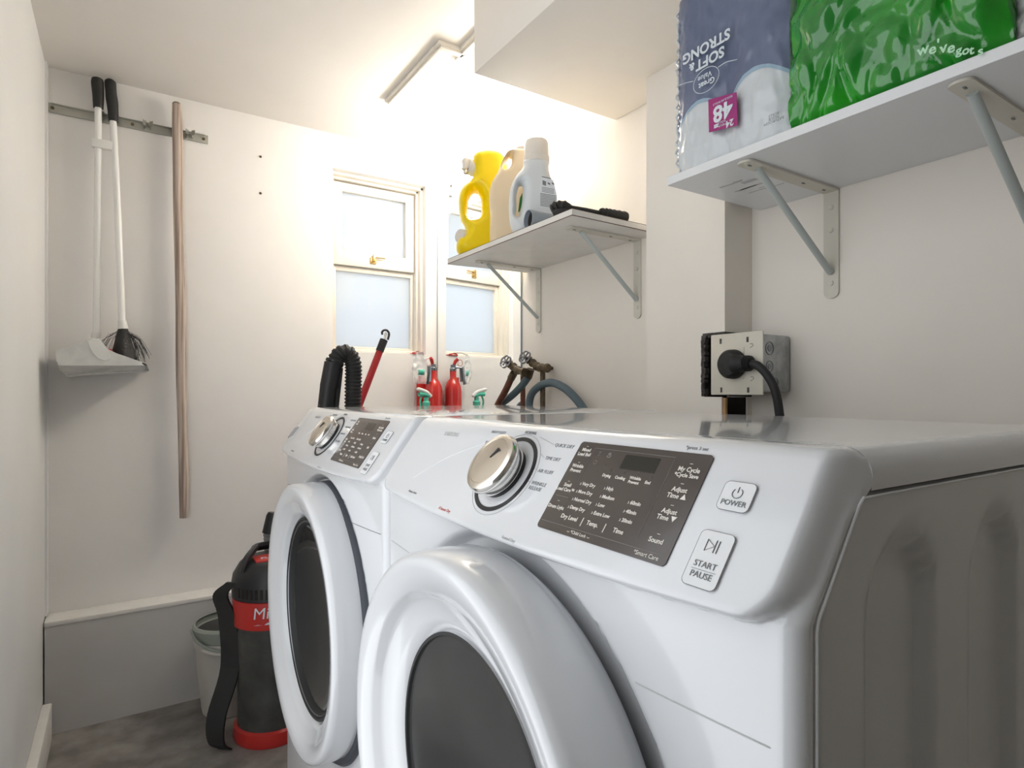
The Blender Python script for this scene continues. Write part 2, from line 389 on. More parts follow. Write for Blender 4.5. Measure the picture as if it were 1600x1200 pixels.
bpy.data.objects.remove(lt)

# ------------------------------------------------------------------ wall mirror leaning beside the window corner
MN, MF, MY0, MY1, MZ0, MZ1 = 1.1835, 1.137, 1.757, 2.327, .56, 1.76
mir = thing('wall_mirror', 'frameless mirror on right wall under the shelf, reflecting the frosted window', 'mirror', (1.16, 2.02, MZ0))
bm = bmn(); add_prism(bm, [(MN-.0045, MY0, MZ0), (MF-.0045, MY1, MZ0), (MF-.0005, MY1, MZ0), (MN-.0005, MY0, MZ0)], (0, 0, MZ1-MZ0))
obj('glass_backing', bm, M['mirror_edge'], mir, 20)
bm = bmn(); add_prism(bm, [(MN-.0052, MY0+.002, MZ0+.002), (MF-.0052, MY1-.002, MZ0+.002), (MF-.0046, MY1-.002, MZ0+.002), (MN-.0046, MY0+.002, MZ0+.002)], (0, 0, MZ1-MZ0-.004))
obj('mirror_face', bm, M['mirror'], mir, 20)

# ------------------------------------------------------------------ vanity light above the mirror
van = thing('vanity_light', 'bright three-globe vanity light on right wall hidden behind the yellow jug', 'light', (XR, 1.85, 1.84))
bm = bmn(); add_box(bm, XR-.022, XR, 1.64, 2.06, 1.805, 1.875, .006); obj('backplate', bm, M['chrome'], van)
for y in (1.71, 1.85, 1.99):
    bm = bmn(); add_lathe(bm, [(.022, 0), (.022, .03), (.016, .034), (.016, .045)], (XR-.02, y, 1.84), (-1, 0, 0), 20); s = obj('socket', bm, M['white'], van)
    bm = bmn(); add_lathe(bm, [(.014, .04)]+[(.036*math.sin(R(a)), .088-.036*math.cos(R(a))) for a in range(25, 181, 12)], (XR-.02, y, 1.84), (-1, 0, 0), 24); obj('globe_bulb', bm, M['bulb'], s)
# small hook with a ball chain on the right wall
hk = thing('wall_hook', 'small bent metal hook with thin chain beside the yellow jug', 'hook', (1.15, 2.27, 1.83))
hp = lambda u, v: at_y(u, v, 2.30)
bm = bmn(); add_tube(bm, spline([hp(703.5, 291), hp(707, 290.5), hp(710, 295), hp(710.5, 301), hp(708.5, 307), hp(702, 306.5)], 5), [.0045]*26, 8); add_box(bm, hp(710, 0).x-.003, XR, 2.297, 2.303, hp(710, 300).z-.003, hp(710, 300).z+.003)
obj('hook', bm, M['dkmetal'], hk)
bm = bmn()
for k in range(18):
    c = hp(707+.1*k, 309+k*1.9); add_lathe(bm, [(0, -.0016), (.0014, -.0008), (.0014, .0008), (0, .0016)], c, (0, 0, 1), 6)
obj('ball_chain', bm, M['chrome'], hk)

# ------------------------------------------------------------------ washer and dryer
MW, TOP, XBK = .686, .981, .97
PT = (.40, .97); PD = (-.587, -.81)      # panel: top point (x,z), unit vector down the slope
RD, ZD = .25, .59
def panel_pt(yc, a, b, lift=0): return Vector((PT[0]+PD[0]*b-.81*lift, yc-a, PT[1]+PD[1]*b+.587*lift))
PR, PU = Vector((0, -1, 0)), Vector((.587, 0, .81))
def make_machine(y0, kind, label, RD=RD, ZD=ZD, dx=0):
    yc = y0+MW/2; xbk = .905 if kind == 'tumble_dryer' else XBK
    root = thing(kind, label, 'washing machine' if kind == 'washing_machine' else 'tumble dryer', (.66, yc, 0))
    # ---- front frame: one lofted skin with bowed front, slanted fascia and rounded corners
    es = [0, .0004, .0012, .0024, .004, .006, .0085, .011, .0135, .0155, .0175, .0195, .0215, .0235, .026, .029, .032, .036, .040, .045]
    ys = [y0+e for e in es]; n = 120; ys += [y0+.045+(MW-.09)*k/n for k in range(1, n)]; ys += [y0+MW-e for e in es[::-1]]
    zs = [.0, .10]+[.2+.006*k for k in range(0, 103)]+[.8195+.0016*k for k in range(0, 48)]+[.898+.009*k for k in range(8)]+[.973, .9755, .9775, .979, .9802, TOP]
    def xf(y, z):
        e = min(y-y0, y0+MW-y); t = (y-yc)/(MW/2)
        r = .015; cor = r-math.sqrt(max(0, r*r-(r-e)**2)) if e < r else 0
        xp = PT[0]-(PT[1]-z)*.7247
        if z >= .97:
            q = min(1, (z-.97)/(TOP-.97)); xp = .40+.007*q+.013*(1-math.sqrt(max(0, 1-q*q)))
        xb = max(.347+.004*t*t, xp+.022) + cor
        # slanted fascia: rounded lower corners, filleted rim, smile-shaped lower edge
        lz = .8585+.011*t*t; ee = e-.003; hz = z-lz; rc = .034
        if ee < rc and hz < rc: sd = rc-math.hypot(rc-ee, rc-hz)
        else: sd = min(ee, hz)
        fil = .014
        if sd > 0:
            q = min(1, sd/fil); x = xb+(xp-xb)*(1-(1-q)**2.4)
        else: x = xb
        rr = math.hypot(y-yc, z-ZD)
        x += .020*(1-sstep(RD+.003, RD+.018, rr)) if sd <= 0 else 0
        if kind != 'tumble_dryer': x += .05*(1-sstep(.195, .215, rr))
        return x
    def topz(y):
        e = min(y-y0, y0+MW-y); r = .02
        return -(r-math.sqrt(max(0, r*r-(r-e)**2))) if e < r else 0
    rows = []
    for z in zs: rows.append([(xf(y, z), y, z+(topz(y) if z > .9 else 0)*sstep(.93, TOP, z)) for y in ys])
    rows.append([(max(.4345, xf(y, TOP)+.0005), y, TOP+topz(y)) for y in ys])
    rows.append([(.438+max(0, xf(y, TOP)-.4345), y, TOP+topz(y)) for y in ys])
    bm = bmn(); add_grid(bm, rows)
    # side returns of the front frame
    for yy, sg in ((y0, 0), (y0+MW, 1)):
        add_grid(bm, [[(xf(yy, z), yy, z+topz(yy)*sstep(.93, TOP, z)), (xf(yy, z)+.006, yy+(.0055 if sg == 0 else -.0055), z+topz(yy)*sstep(.93, TOP, z))] for z in zs])
    frame = obj('front_panel', bm, M['enamel'], root, 60)
    # seam across the front beside the door
    for sgn in (-1, 1):
        bm = bmn(); pts = []
        for k in range(9):
            y = yc+sgn*(.186+(MW/2-.186-.0005)*k/8); z = .782+.010*((y-yc)/(MW/2))**2
            if math.hypot(y-yc, z-ZD) < RD+.024 : z = z
            pts.append(Vector((xf(y, z)-.0002, y, z)))
        add_tube(bm, pts, .0006, 6); obj('seam', bm, M['inkfaint'] if kind == 'tumble_dryer' else M['ink'], frame)
    # ---- cabinet: pressed side walls, back, base
    bm = bmn()
    zz = [0, .03]+[.06+.0125*k for k in range(0, 72)]
    zz = [z for z in zz if z <= .947]+[.947]
    chans = [(.433, .540), (.604, .711), (.775, .882)]
    for yy, sg in ((y0, 1), (y0+MW, -1)):
        rws = []
        for z in zz:
            xs0 = xf(y0, z)+.0035; row = []
            nn = 90
            for k in range(nn+1):
                x = xs0+(xbk-xs0)*k/nn; dep = 0
                for a, b in chans:
                    c = (a+b)/2; r = (b-a)/2; ztop = .917-r*1.15
                    dd = abs(x-c) if z < ztop else math.hypot(x-c, (z-ztop)/1.15)
                    dep = max(dep, 1-sstep(r-.011, r, dd))
                if z > .940: dep = 0
                row.append((x, yy+sg*(.0012+.0125*dep if k > 0 else .0045), z))
            rws.append(row)
        rws.append([(p[0], yy+sg*.006, .949) for p in rws[-1]])
        add_grid(bm, rws)
    add_box(bm, xbk-.012, xbk-.002, y0+.004, y0+MW-.004, .02, .95); add_box(bm, .40, xbk-.01, y0+.01, y0+MW-.01, .015, .03)
    obj('cabinet', bm, M['enamel2'], root, 50)
    for yy, sg in ((y0, 1), (y0+MW, -1)):      # folded edge of the side wall, its highlight put in as lighter plastic
        bm = bmn(); zq = [.02, .4]+[.80+.0075*k for k in range(20)]
        pe = [(xf(y0, z)+.0042, yy-sg*.0003, z) for z in zq if z < .944]; pe += [(pe[-1][0]+.006, yy-sg*.0003, .9475), (xbk-.004, yy-sg*.0003, .9478)]
        add_tube(bm, pe, .0011, 6); obj('folded_edge_highlight', bm, M['plastic'], root)
    # ---- lid
    bm = bmn(); r = .02; prof = [(y0+.001, .951)]
    prof += [(y0+r-r*math.cos(R(a)), TOP-r+r*math.sin(R(a))) for a in range(0, 91, 15)]
    prof += [(2*yc-p[0], p[1]) for p in prof[::-1]]
    add_prism(bm, [(.4405, p[0], p[1]+.0) for p in prof], (xbk-.4405, 0, 0))
    obj('lid', bm, M['enamel'], root, 40)
    # ---- door
    door = bpy.data.objects.new('door', None); C.objects.link(door); door.parent = root; door.location = Vector((.33, yc, ZD))-root.location
    O = (0, yc, ZD); ax = (-1, 0, 0)
    if kind == 'tumble_dryer':
        prof = [(RD-.012, -.364), (RD-.002, -.352), (RD, -.342), (RD+.001, -.300), (RD, -.289), (RD-.003, -.282), (RD-.007, -.2785), (RD-.011, -.2775), (RD-.016, -.2780), (RD-.041, -.2850), (RD-.0445, -.288), (RD-.049, -.296), (RD-.054, -.3005), (RD-.075, -.305), (.164, -.311), (.161, -.318)]
        gr, gx = .162, -.3165
    else:
        prof = [(RD-.012, -.364), (RD-.002, -.352), (RD, -.342), (RD+.001, -.300), (RD, -.289), (RD-.003, -.282), (RD-.007, -.2790), (RD-.011, -.2782), (RD-.036, -.283), (RD-.040, -.289), (.211, -.293), (.203, -.300), (.197, -.312)]
        gr, gx = .1905, -.309
    O = (dx, yc, ZD)
    bm = bmn(); add_lathe(bm, prof, O, ax, 128); ring = obj('door_ring', bm, M['enamel'], door, 60)
    bm = bmn()
    if kind == 'tumble_dryer':
        add_lathe(bm, [(gr, gx)]+[(gr*math.cos(R(a)), gx+.010*math.sin(R(a))*0+(-.004*math.sin(R(a)))) for a in range(10, 91, 10)], O, ax, 96)
        obj('door_glass', bm, M['drumglass'], door, 60)
        bm = bmn(); add_lathe(bm, [(gr+.0015, gx-.001), (gr+.001, gx+.003), (gr-.003, gx+.0032), (gr-.0042, gx-.001)], O, ax, 96); obj('gasket', bm, M['rubber'], door)
    else:
        add_lathe(bm, [(.182, -.322), (.170, -.335), (.14, -.352), (.10, -.366), (.05, -.372), (0, -.373)], O, ax, 96)
        obj('door_glass', bm, M['doorglass'], door, 60)
        bm = bmn(); add_lathe(bm, [(.198, -.3125), (.1975, -.3075), (.193, -.3065), (.190, -.311), (.188, -.309), (.185, -.312), (.182, -.324)], O, ax, 96); obj('gasket', bm, M['rubber'], door)
        bm = bmn(); add_lathe(bm, [(.1905, -.3105), (.1892, -.3085), (.188, -.3085), (.1867, -.3105)], O, ax, 96); obj('chrome_ring', bm, M['dkmetal'], door)
        bm = bmn(); add_lathe(bm, [(RD-.01, -.341), (RD+.002, -.343), (RD+.007, -.350), (RD+.008, -.372)], (0, yc-.005, ZD-.006), ax, 96); obj('dark_door_ring', bm, M['slate'], root)  # dark slate ring set behind the rim of the washer door
    # grip scallop on the far side of the door ring
    # ---- knob
    ka, kb = -.024, .053
    kc = panel_pt(yc, ka, kb); nrm = Vector((-.81, 0, .587))
    bm = bmn(); add_lathe(bm, [(.0440, .0002), (.0440, .0009), (.0490, .0009), (.0490, .0002)], kc, nrm, 64); obj('dial_ring', bm, M['black'], root)
    bm = bmn(); add_lathe(bm, [(.0530, .0001), (.0530, .0004), (.0537, .0004), (.0537, .0001)], kc, nrm, 64); obj('dial_outline', bm, M['inkfaint'], root)
    knob = bpy.data.objects.new('knob', None); C.objects.link(knob); knob.parent = root; knob.location = kc-root.location
    bm = bmn(); add_lathe(bm, [(.031, .0), (.031, .006), (.0335, .0065), (.0335, .014), (.0315, .0145), (.0315, .016), (.0365, .0165), (.0376, .0185), (.0376, .0225), (.0358, .0262)], kc, nrm, 64); obj('knob_rim', bm, M['chrome'], knob, 30)
    bm = bmn(); add_lathe(bm, [(.0358, .0262), (.0335, .0276), (.0295, .0282), (.0290, .0272), (.0286, .0278), (.016, .0290), (0, .0294)], kc, nrm, 64); obj('knob_face', bm, M['satin'], knob, 30)
    bm = bmn(); add_lathe(bm, [(.0318, .0002), (.0318, .004)], kc, nrm, 64); obj('knob_shadow_ring', bm, M['black'], knob)
    s0 = kc+nrm*.0295; dr = Vector((0, -.55, 0))+PU*.83
    bm = bmn(); add_tube(bm, [s0+dr*.004, s0+dr*.012, s0+dr*.019], [.0008, .0013, .002], 6); obj('pointer', bm, M['black'], knob)
    # ---- display
    a0, a1, b0, b1 = .078, .243, .0015, .1005
    disp = bpy.data.objects.new('display', None); C.objects.link(disp); disp.parent = root; disp.location = panel_pt(yc, .16, .05)-root.location
    P = lambda a, b, l=0: panel_pt(yc, a, b, l)
    def plate(name, a0, a1, b0, b1, l0, l1, m, par, rad=.004):
        pts = []
        for (ca, cb, s) in ((a1-rad, b0+rad, 0), (a0+rad, b0+rad, 90), (a0+rad, b1-rad, 180), (a1-rad, b1-rad, 270)):
            for q in range(0, 91, 18): pts.append(P(ca+rad*math.cos(R(s+q)), cb-rad*math.sin(R(s+q)), l0))
        bm = bmn(); add_prism(bm, pts, Vector((-.81, 0, .587))*(l1-l0)); return obj(name, bm, m, par)
    plate('display_glass', a0, a1, b0, b1, -.001, .0012, M['gloss_black'], disp)
    ia0, ia1 = a0+.025, a1-.037
    plate('lcd_screen', ia0+.045, ia0+.088, b0+.009, b0+.024, .0012, .00135, M['lcd'], disp, .001)
    hl = bmn()
    for c in ([(ia0, b0+.075), (ia0, b0+.006), (ia1, b0+.006)], [(ia1, b0+.008), (ia1, b1-.016)], [(a0+.004, b0+.017), (ia0-.004, b0+.017)], [(a0+.003, b1-.008), (a1-.004, b1-.008)], [(a0+.004, b1-.036), (ia0-.002, b1-.036)]):
        add_tube(hl, [P(x, y, .0013) for x, y in c], .00022, 5)
    obj('display_lines', hl, M['disp_dim'], disp)
    T = lambda s, a, b, size, bold=.0, al='CENTER': (s, size, P(a, b, .0014), PR, PU, bold, al)
    dry = kind == 'tumble_dryer'
    SM, MD = .0052, .0060
    lc = a0+.0125; rc = a1-.018
    it = []
    left = [('Mixed\nLoad Bell', .010), ('Wrinkle\nPrevent', .029), ('Small\nLoad Care™', .051), ('Drum Light', .073)] if dry else [('Pre\nSoak', .010), ('Extra\nRinse', .029), ('Delay\nEnd', .051), ('Pure Cycle', .073)]
    for s, b in left: it += [T(s, lc+.001, b0+b+.002, SM, .0001), T('–', lc, b0+b-.005, SM)]
    right = [('My Cycle', .016), ('*Cycle Save', .0215), ('Adjust', .035), ('Time ▲', .041), ('Adjust', .055), ('Time ▼', .061), ('Sound', .081)] if dry else [('My Cycle', .016), ('*Cycle Save', .0215), ('Steam', .038), ('Soil', .058), ('Delay End', .078)]
    it_r = []
    for s, b in right: it_r.append(T(s, rc, b0+b, SM if '*' in s else MD, .0001))
    for b in (.010, .029, .049, .075): it_r.append(T('–', rc, b0+b, MD))
    mid = [('Very Dry', 0, 0), ('More Dry', 0, 1), ('Normal Dry', 0, 2), ('Damp Dry', 0, 3), ('High', 1, 0), ('Medium', 1, 1), ('Low', 1, 2), ('Extra Low', 1, 3), ('60min', 2, 1), ('40min', 2, 2), ('20min', 2, 3)] if dry else \
          [('Extra Hot', 0, 0), ('Hot', 0, 1), ('Warm', 0, 2), ('Cold', 0, 3), ('Extra High', 1, 0), ('High', 1, 1), ('Medium', 1, 2), ('Low', 1, 3), ('Heavy', 2, 1), ('Normal', 2, 2), ('Light', 2, 3)]
    for s, cx, ry in mid: it.append(T('› '+s, ia0+.005+[0, .034, .070][cx], b0+.046+.0085*ry, SM*.95, .0001, 'LEFT'))
    for s, a in ([('Drying', .034), ('Cooling', .052), ('Wrinkle\nPrevent', .070), ('End', .086)] if dry else [('Wash', .034), ('Rinse', .052), ('Spin', .070), ('End', .086)]): it.append(T(s, ia0+a, b0+.0335, SM*.8, .0001))
    for s, a in ([('Dry Level', .014), ('|', .033), ('Temp.', .047), ('|', .063), ('Time', .080)] if dry else [('Temp.', .014), ('|', .033), ('Spin', .047), ('|', .063), ('Soil Level', .082)]): it.append(T(s, ia0+a, b0+.082, MD if s != '|' else .009, .0001))
    it += [T('⌣ *Child Lock ⌣', ia0+.036, b1-.0045, SM*.85, 0), ]; it_r += [T('*Smart Care', rc-.003, b1-.0045, SM, 0)]
    obj('display_lettering', text_mesh(it), M['disp_ink'], disp, 20)
    obj('side_key_lettering', text_mesh(it_r), M['disp_ink'], disp, 20)
    it = [T('⚿', ia0+.010, b0+.012, .006), T('♨', ia0+.024, b0+.012, .006), T('○', ia0+.010, b0+.022, .006), T('◌', ia0+.024, b0+.022, .006), T('▯', ia0+.036, b0+.027, SM), T('▯', ia0+.054, b0+.027, SM), T('▯', ia0+.071, b0+.027, SM), T('▯', ia0+.088, b0+.027, SM)]
    obj('display_icons', text_mesh(it), M['disp_dim'], disp, 20)
    # ---- buttons
    def ringrect(bm, a0, a1, b0, b1, rad, l, w):
        pts = []
        for (ca, cb, s) in ((a1-rad, b0+rad, 0), (a0+rad, b0+rad, 90), (a0+rad, b1-rad, 180), (a1-rad, b1-rad, 270)):
            for q in range(0, 91, 18): pts.append(P(ca+rad*math.cos(R(s+q)), cb-rad*math.sin(R(s+q)), l))
        add_tube(bm, pts+[pts[0], pts[1]], w, 6)
    T2 = lambda s, a, b, size, bold=.0, al='CENTER': (s, size, P(a, b, .0022), PR, PU, bold, al)
    for nm, (c0, c1, d0, d1) in (('power_button', (.264, .291, .022, .046)), ('start_button', (.262, .291, .064, .107))):
        bo = plate(nm, c0, c1, d0, d1, -.002, .0018, M['plastic'], root, .0045)
        bm = bmn(); ringrect(bm, c0, c1, d0, d1, .0045, .0015, .0004); obj('button_outline', bm, M['ink'], bo)
        if nm == 'power_button':
            bm = text_mesh([T2('POWER', (c0+c1)/2, d1-.006, .0062)]); cc = P((c0+c1)/2, d0+.0095, .0021)
            arc = [cc+(PR*math.sin(R(a))+PU*math.cos(R(a)))*.0042 for a in range(35, 326, 20)]; add_tube(bm, arc, .00035, 5); add_tube(bm, [cc+PU*.0052, cc+PU*.0005], .00035, 5)
        else:
            bm = text_mesh([T2('START', (c0+c1)/2, d1-.0165, .0066), T2('PAUSE', (c0+c1)/2, d1-.0085, .0066)]); cc = P((c0+c1)/2, d0+.0115, .0021)
            tri = [cc+PR*-.006+PU*.0045, cc+PR*-.006-PU*.0045, cc+PR*.001, cc+PR*-.006+PU*.0045]; add_tube(bm, tri, .00035, 5)
            for q in (.0016, .0042): add_tube(bm, [cc+PR*q+PU*.0048, cc+PR*q-PU*.0048], .0004, 5)
            add_tube(bm, [P(c0+.004, d1-.0125, .002), P(c1-.004, d1-.0125, .002)], .00015, 4)
        obj('button_lettering', bm, M['ink'], bo, 20)
    # ---- printed words on the fascia
    T3 = lambda s, a, b, size, al='CENTER': (s, size, P(a, b, .0002), PR, PU, 0, al)
    it = [T3('NORMAL', -.020, -.003, .0058)]
    names = ['QUICK DRY', 'TIME DRY', 'AIR FLUFF', 'WRINKLE\nRELEASE'] if dry else ['QUICK WASH', 'HAND WASH', 'RINSE+SPIN', 'SELF CLEAN']
    for s, b in zip(names, (.009, .026, .042, .060)): it.append(T3(s, .0365 if b < .02 else .032, b, .0060 if dry else .0052, 'LEFT'))
    names = ['HEAVY DUTY', 'BEDDING', 'PERM PRESS', 'DELICATES'] if dry else ['HEAVY DUTY', 'BEDDING', 'WHITES', 'DELICATES']
    it_l = []
    for s, b, a in zip(names, (.001, .017, .030, .045), (-.105, -.105, -.104, -.105)): it_l.append(T3(s, a, b, .0056, 'LEFT'))
    obj('cycle_lettering', text_mesh(it_l), M['ink'], root, 20)
    obj('hint_lettering', text_mesh([T3('*press 3 sec', .222, -.004, .0048)]), M['ink'], root, 20)
    obj('feature_lettering', text_mesh([T3('Motion Sense', -.225, .108, .0048, 'LEFT')]), M['ink'], root, 20)
    bm = text_mesh(it)
    for (p, q) in (((.002, .001), (.034, .009)), ((.020, .022), (.030, .026)), ((.023, .040), (.030, .042)), ((.021, .056), (.030, .057))):
        add_tube(bm, [P(*p, .0003), P(*q, .0003)], .00018, 4)
    obj('fascia_lettering', bm, M['ink'], root, 20)
    obj('maker_lettering', text_mesh([(('SAMSUNG'), .0095, P(-.205, .012, .0002), PR, PU, .0002, 'CENTER')]), M['inkfaint'], root, 20)
    obj('care_lettering', text_mesh([T3('Vented Dry' if dry else 'Silver Care', .045, .122, .0052)]), M['inkfaint'], root, 20)
    if dry: obj('sensor_lettering', text_mesh([T3('8 Sensor Dry', -.105, .116, .0056)]), M['inkred'], root, 20)
    # swoosh lines on the left half of the fascia
    bm = bmn()
    add_tube(bm, spline([P(-.235, .088, -.0001), P(-.18, .050, -.0001), P(-.12, .024, -.0001), P(-.072, .008, -.0001)], 6), .0005, 6)
    obj('embossed_line', bm, M['plastic'], root)
    if not dry:      # detergent drawer notch at the far end of the fascia
        dw = bmn(); dy = yc+.300; 
        pts = [P(-.334, .050, -.0006), P(-.304, .046, -.0006), P(-.304, .070, -.0006), P(-.333, .080, -.0006)]
        add_prism(dw, [p_+Vector((.81, 0, -.587))*.012 for p_ in pts], Vector((-.81, 0, .587))*.0140); obj('drawer_pull', dw, mat('drawer_recess_grey', (.36, .37, .39), .4), root)
        bm = bmn(); add_tube(bm, [P(-.283, .0, .0), P(-.283, .10, .0), P(-.278, .125, .0)], .0005, 6); obj('drawer_seam', bm, M['inkfaint'], root)
    else:
        # folded edge of the near side wall: highlight drawn in lighter colour above
        pass
    # feet
    for x in (.43, .86):
        for y in (y0+.06, y0+MW-.06):
            bm = bmn(); add_lathe(bm, [(0, 0), (.02, 0), (.022, .006), (.012, .01), (.008, .03)], (x, y, 0)); obj('foot', bm, M['rubber'], root)
    return root
make_machine(.215, 'tumble_dryer', 'white front-loading dryer nearest the camera with dark tinted display panel', .2545, .596, -.009)
make_machine(.909, 'washing_machine', 'white front-loading washer standing beyond the dryer, black glass door', .268, .566, .012)

# ------------------------------------------------------------------ shelves and brackets
def bracket(yc, ztop, hl, vl, label, width=.026):
    t = thing('shelf_bracket', label, 'bracket', (XR, yc, ztop-vl), 'metal shelf brackets on the right wall')
    w2 = width/2; th = .004
    bm = bmn()
    def leg(pts, off):
        add_prism(bm, pts, off)
    # vertical leg with rounded foot
    pts = [(XR-th-.0005, yc-w2, ztop-.001), (XR-th-.0005, yc+w2, ztop-.001)]
    pts += [(XR-th-.0005, yc+w2*math.cos(R(a)), ztop-vl+w2*.8-w2*.8*math.sin(R(a))) for a in range(0, 181, 20)]
    add_prism(bm, pts, (th, 0, 0))
    for z in (.035, .08, .185):
        add_lathe(bm, [(.0052, 0), (.0050, .0022), (.0024, .0018), (0, .0010)], (XR-th, yc, ztop-vl*z/.215), (-1, 0, 0), 12)
    obj('wall_leg', bm, M['bracket_cream'], t)
    bm = bmn()
    pts = [(XR-.0045, yc-w2, ztop-.0045), (XR-.0045, yc+w2, ztop-.0045)]
    pts += [(XR-hl+w2*.8-w2*.8*math.sin(R(a)), yc+w2*math.cos(R(a)), ztop-.0045) for a in range(0, 181, 20)]
    add_prism(bm, pts, (0, 0, .004)); obj('shelf_leg', bm, M['bracket_cream'], t)
    bm = bmn(); a = Vector((XR-hl+.045, yc, ztop-.005)); b = Vector((XR-.006, yc, ztop-vl+.052))
    for p, q, wd in ((a, b, .0075),):
        d = (q-p).normalized(); n = Vector((-d.z, 0, d.x))
        for k in (0,):
            pr = []
            for an in range(0, 181, 22): pr.append((math.cos(R(an))*wd, math.sin(R(an))*.007))
            pr = pr+[(-wd*.8, -.001), (wd*.8, -.001)]
            add_prism(bm, [p+Vector((0, x, 0))-n*y*(1 if n.x > 0 else 1) for x, y in pr], q-p)
    obj('strut', bm, M['steelgrey'], t)
    for k, x in enumerate((XR-.03, XR-.10, XR-hl+.022)):
        bm = bmn(); add_box(bm, x-.004, x+.004, yc-.0015, yc+.0015, ztop-.0058, ztop-.0044); obj('screw_slot', bm, M['ink'], t)
    return t
# small shelf above the machines
s1 = thing('wall_shelf', 'small worn white laminate shelf holding the detergent bottles', 'shelf', (1.03, 1.43, 1.436))
A = [(.888, 1.108), (.888, 1.752), (XR-.001, 1.724), (XR-.001, 1.115)]
bm = bmn(); add_prism(bm, [(x, y, 1.4365) for x, y in A], (0, 0, .016)); obj('board', bm, M['melamine_old'], s1, 20)
bm = bmn()
for p, q in ((A[0], A[1]), (A[1], A[2]), (A[0], A[3])):
    add_tube(bm, [(p[0], p[1], 1.4370), (q[0], q[1], 1.4370)], .0010, 4)
    add_tube(bm, [(p[0], p[1], 1.4524), (q[0], q[1], 1.4524)], .0006, 4)
obj('worn_edge', bm, M['chip'], s1)
for yy, lab in ((1.655, 'far bracket under the small bottle shelf, over the window corner'), (1.19, 'near bracket under the small bottle shelf, beside the pier')):
    bracket(yy, 1.4365, .245, .215, lab)
# long shelf
s2 = thing('wall_shelf', 'long clean white shelf at upper right holding toilet paper and green bag', 'shelf', (1.03, .3, 1.421))
bm = bmn(); add_box(bm, .888, XR-.001, -.45, .815, 1.4215, 1.4375, .0006, 1); obj('board', bm, M['melamine'], s2, 20)
bm = bmn(); c = Vector((1.02, .712, 1.4213))
for k, (dx, dy, w_, h_) in enumerate([(-.035, .03, .05, .006), (-.02, .0, .03, .012), (.01, .03, .05, .004), (.01, .018, .05, .004), (.03, .0, .03, .004), (.04, .02, .05, .004), (.045, -.01, .04, .003), (-.04, .012, .02, .003)]):
    add_box(bm, c.x+dx-h_/2, c.x+dx+h_/2, c.y+dy-w_/2, c.y+dy+w_/2, c.z-.0002, c.z+.0001)
obj('printed_sticker', bm, M['inkfaint'], s2)
for yy, lab in ((.655, 'bracket under far end of the long shelf, right of the outlet'), (.335, 'bracket under the long shelf at the right edge of the photo')):
    bracket(yy, 1.4215, .285, .215, lab, .030)

# ------------------------------------------------------------------ things on the small shelf
def facing(c, az, pitch=0):
    """plane facing back toward azimuth az (deg from +Y): local x to the right, local y up"""
    a = R(az); rt = Vector((math.cos(a), -math.sin(a), 0)); up = Vector((0, 0, 1)); n = rt.cross(up)
    return Matrix(((rt.x, up.x, n.x, c[0]), (rt.y, up.y, n.y, c[1]), (rt.z, up.z, n.z, c[2]), (0, 0, 0, 1)))
def px_local(pts, u0, k, z0): return [((u-u0)*k, EYE+(V0-v)*k-z0) for u, v in pts]
SZ = 1.453
# yellow jug
K = 1.915/FPX
yj = thing('liquid_jug', 'large yellow plastic jug with white spigot caps, leftmost on shelf', 'jug', (.965, 1.667, SZ))
mt = facing((.965, 1.667, SZ), 30)
out = px_local([(716, 401), (750, 402), (776, 401), (785, 393), (787, 340), (787, 262), (780, 242), (764, 235), (746, 236), (735, 241), (731, 254), (733, 268), (730, 280), (718, 291), (711, 303), (710, 325), (713, 343), (719, 355), (719, 364), (711, 371), (706, 382), (708, 395)], 745, K, SZ)
out = [(x, max(y, .0)) for x, y in out]
hole = px_local([(728, 306), (736, 300), (743, 308), (745, 325), (743, 338), (734, 342), (726, 340), (724, 322)], 745, K, SZ)
bm = inflate_mesh([out, hole], .052, .034, mt); obj('jug_body', bm, M['yellow'], yj, 80)
def loc(mt, x, y, z=0): return mt @ Vector((x, y, z))
cx, cy = px_local([(733, 262)], 745, K, SZ)[0]
dirn = (loc(mt, -1, .12, .35)-loc(mt, 0, 0, 0)).normalized()
bm = bmn(); add_lathe(bm, [(0, -.012), (.027, -.012), (.027, .006), (.025, .010), (.025, .016), (.018, .018), (0, .018)], loc(mt, cx, cy, .004), dirn, 28); cp = obj('spout_cap', bm, M['capwhite'], yj)
bm = bmn(); c0 = loc(mt, cx, cy, .004)+dirn*.026; add_box(bm, -.009, .009, -.011, .011, -.009, .022, .002); bmesh.ops.transform(bm, matrix=Matrix.Translation(c0), verts=bm.verts)
add_lathe(bm, [(.0, 0), (.011, 0), (.011, .003), (0, .003)], c0+Vector((-.004, 0, -.012)), (0, 0, 1), 16); obj('spigot', bm, M['capwhite'], cp)
bm = bmn(); add_lathe(bm, [(.006, -.014), (.009, -.009), (.008, .0), (0, 0)], c0+Vector((0, 0, -.012)), (0, 0, 1), 16); obj('spigot_nozzle', bm, M['satin'], cp)
cx, cy = px_local([(716, 374)], 745, K, SZ)[0]
bm = bmn(); add_lathe(bm, [(0, -.006), (.0225, -.006), (.0225, .010), (.021, .013), (0, .013)], loc(mt, cx, cy+.004, .022), (loc(mt, -.75, .1, .75)-loc(mt, 0, 0, 0)).normalized(), 28); obj('bottom_cap', bm, M['capwhite'], yj)
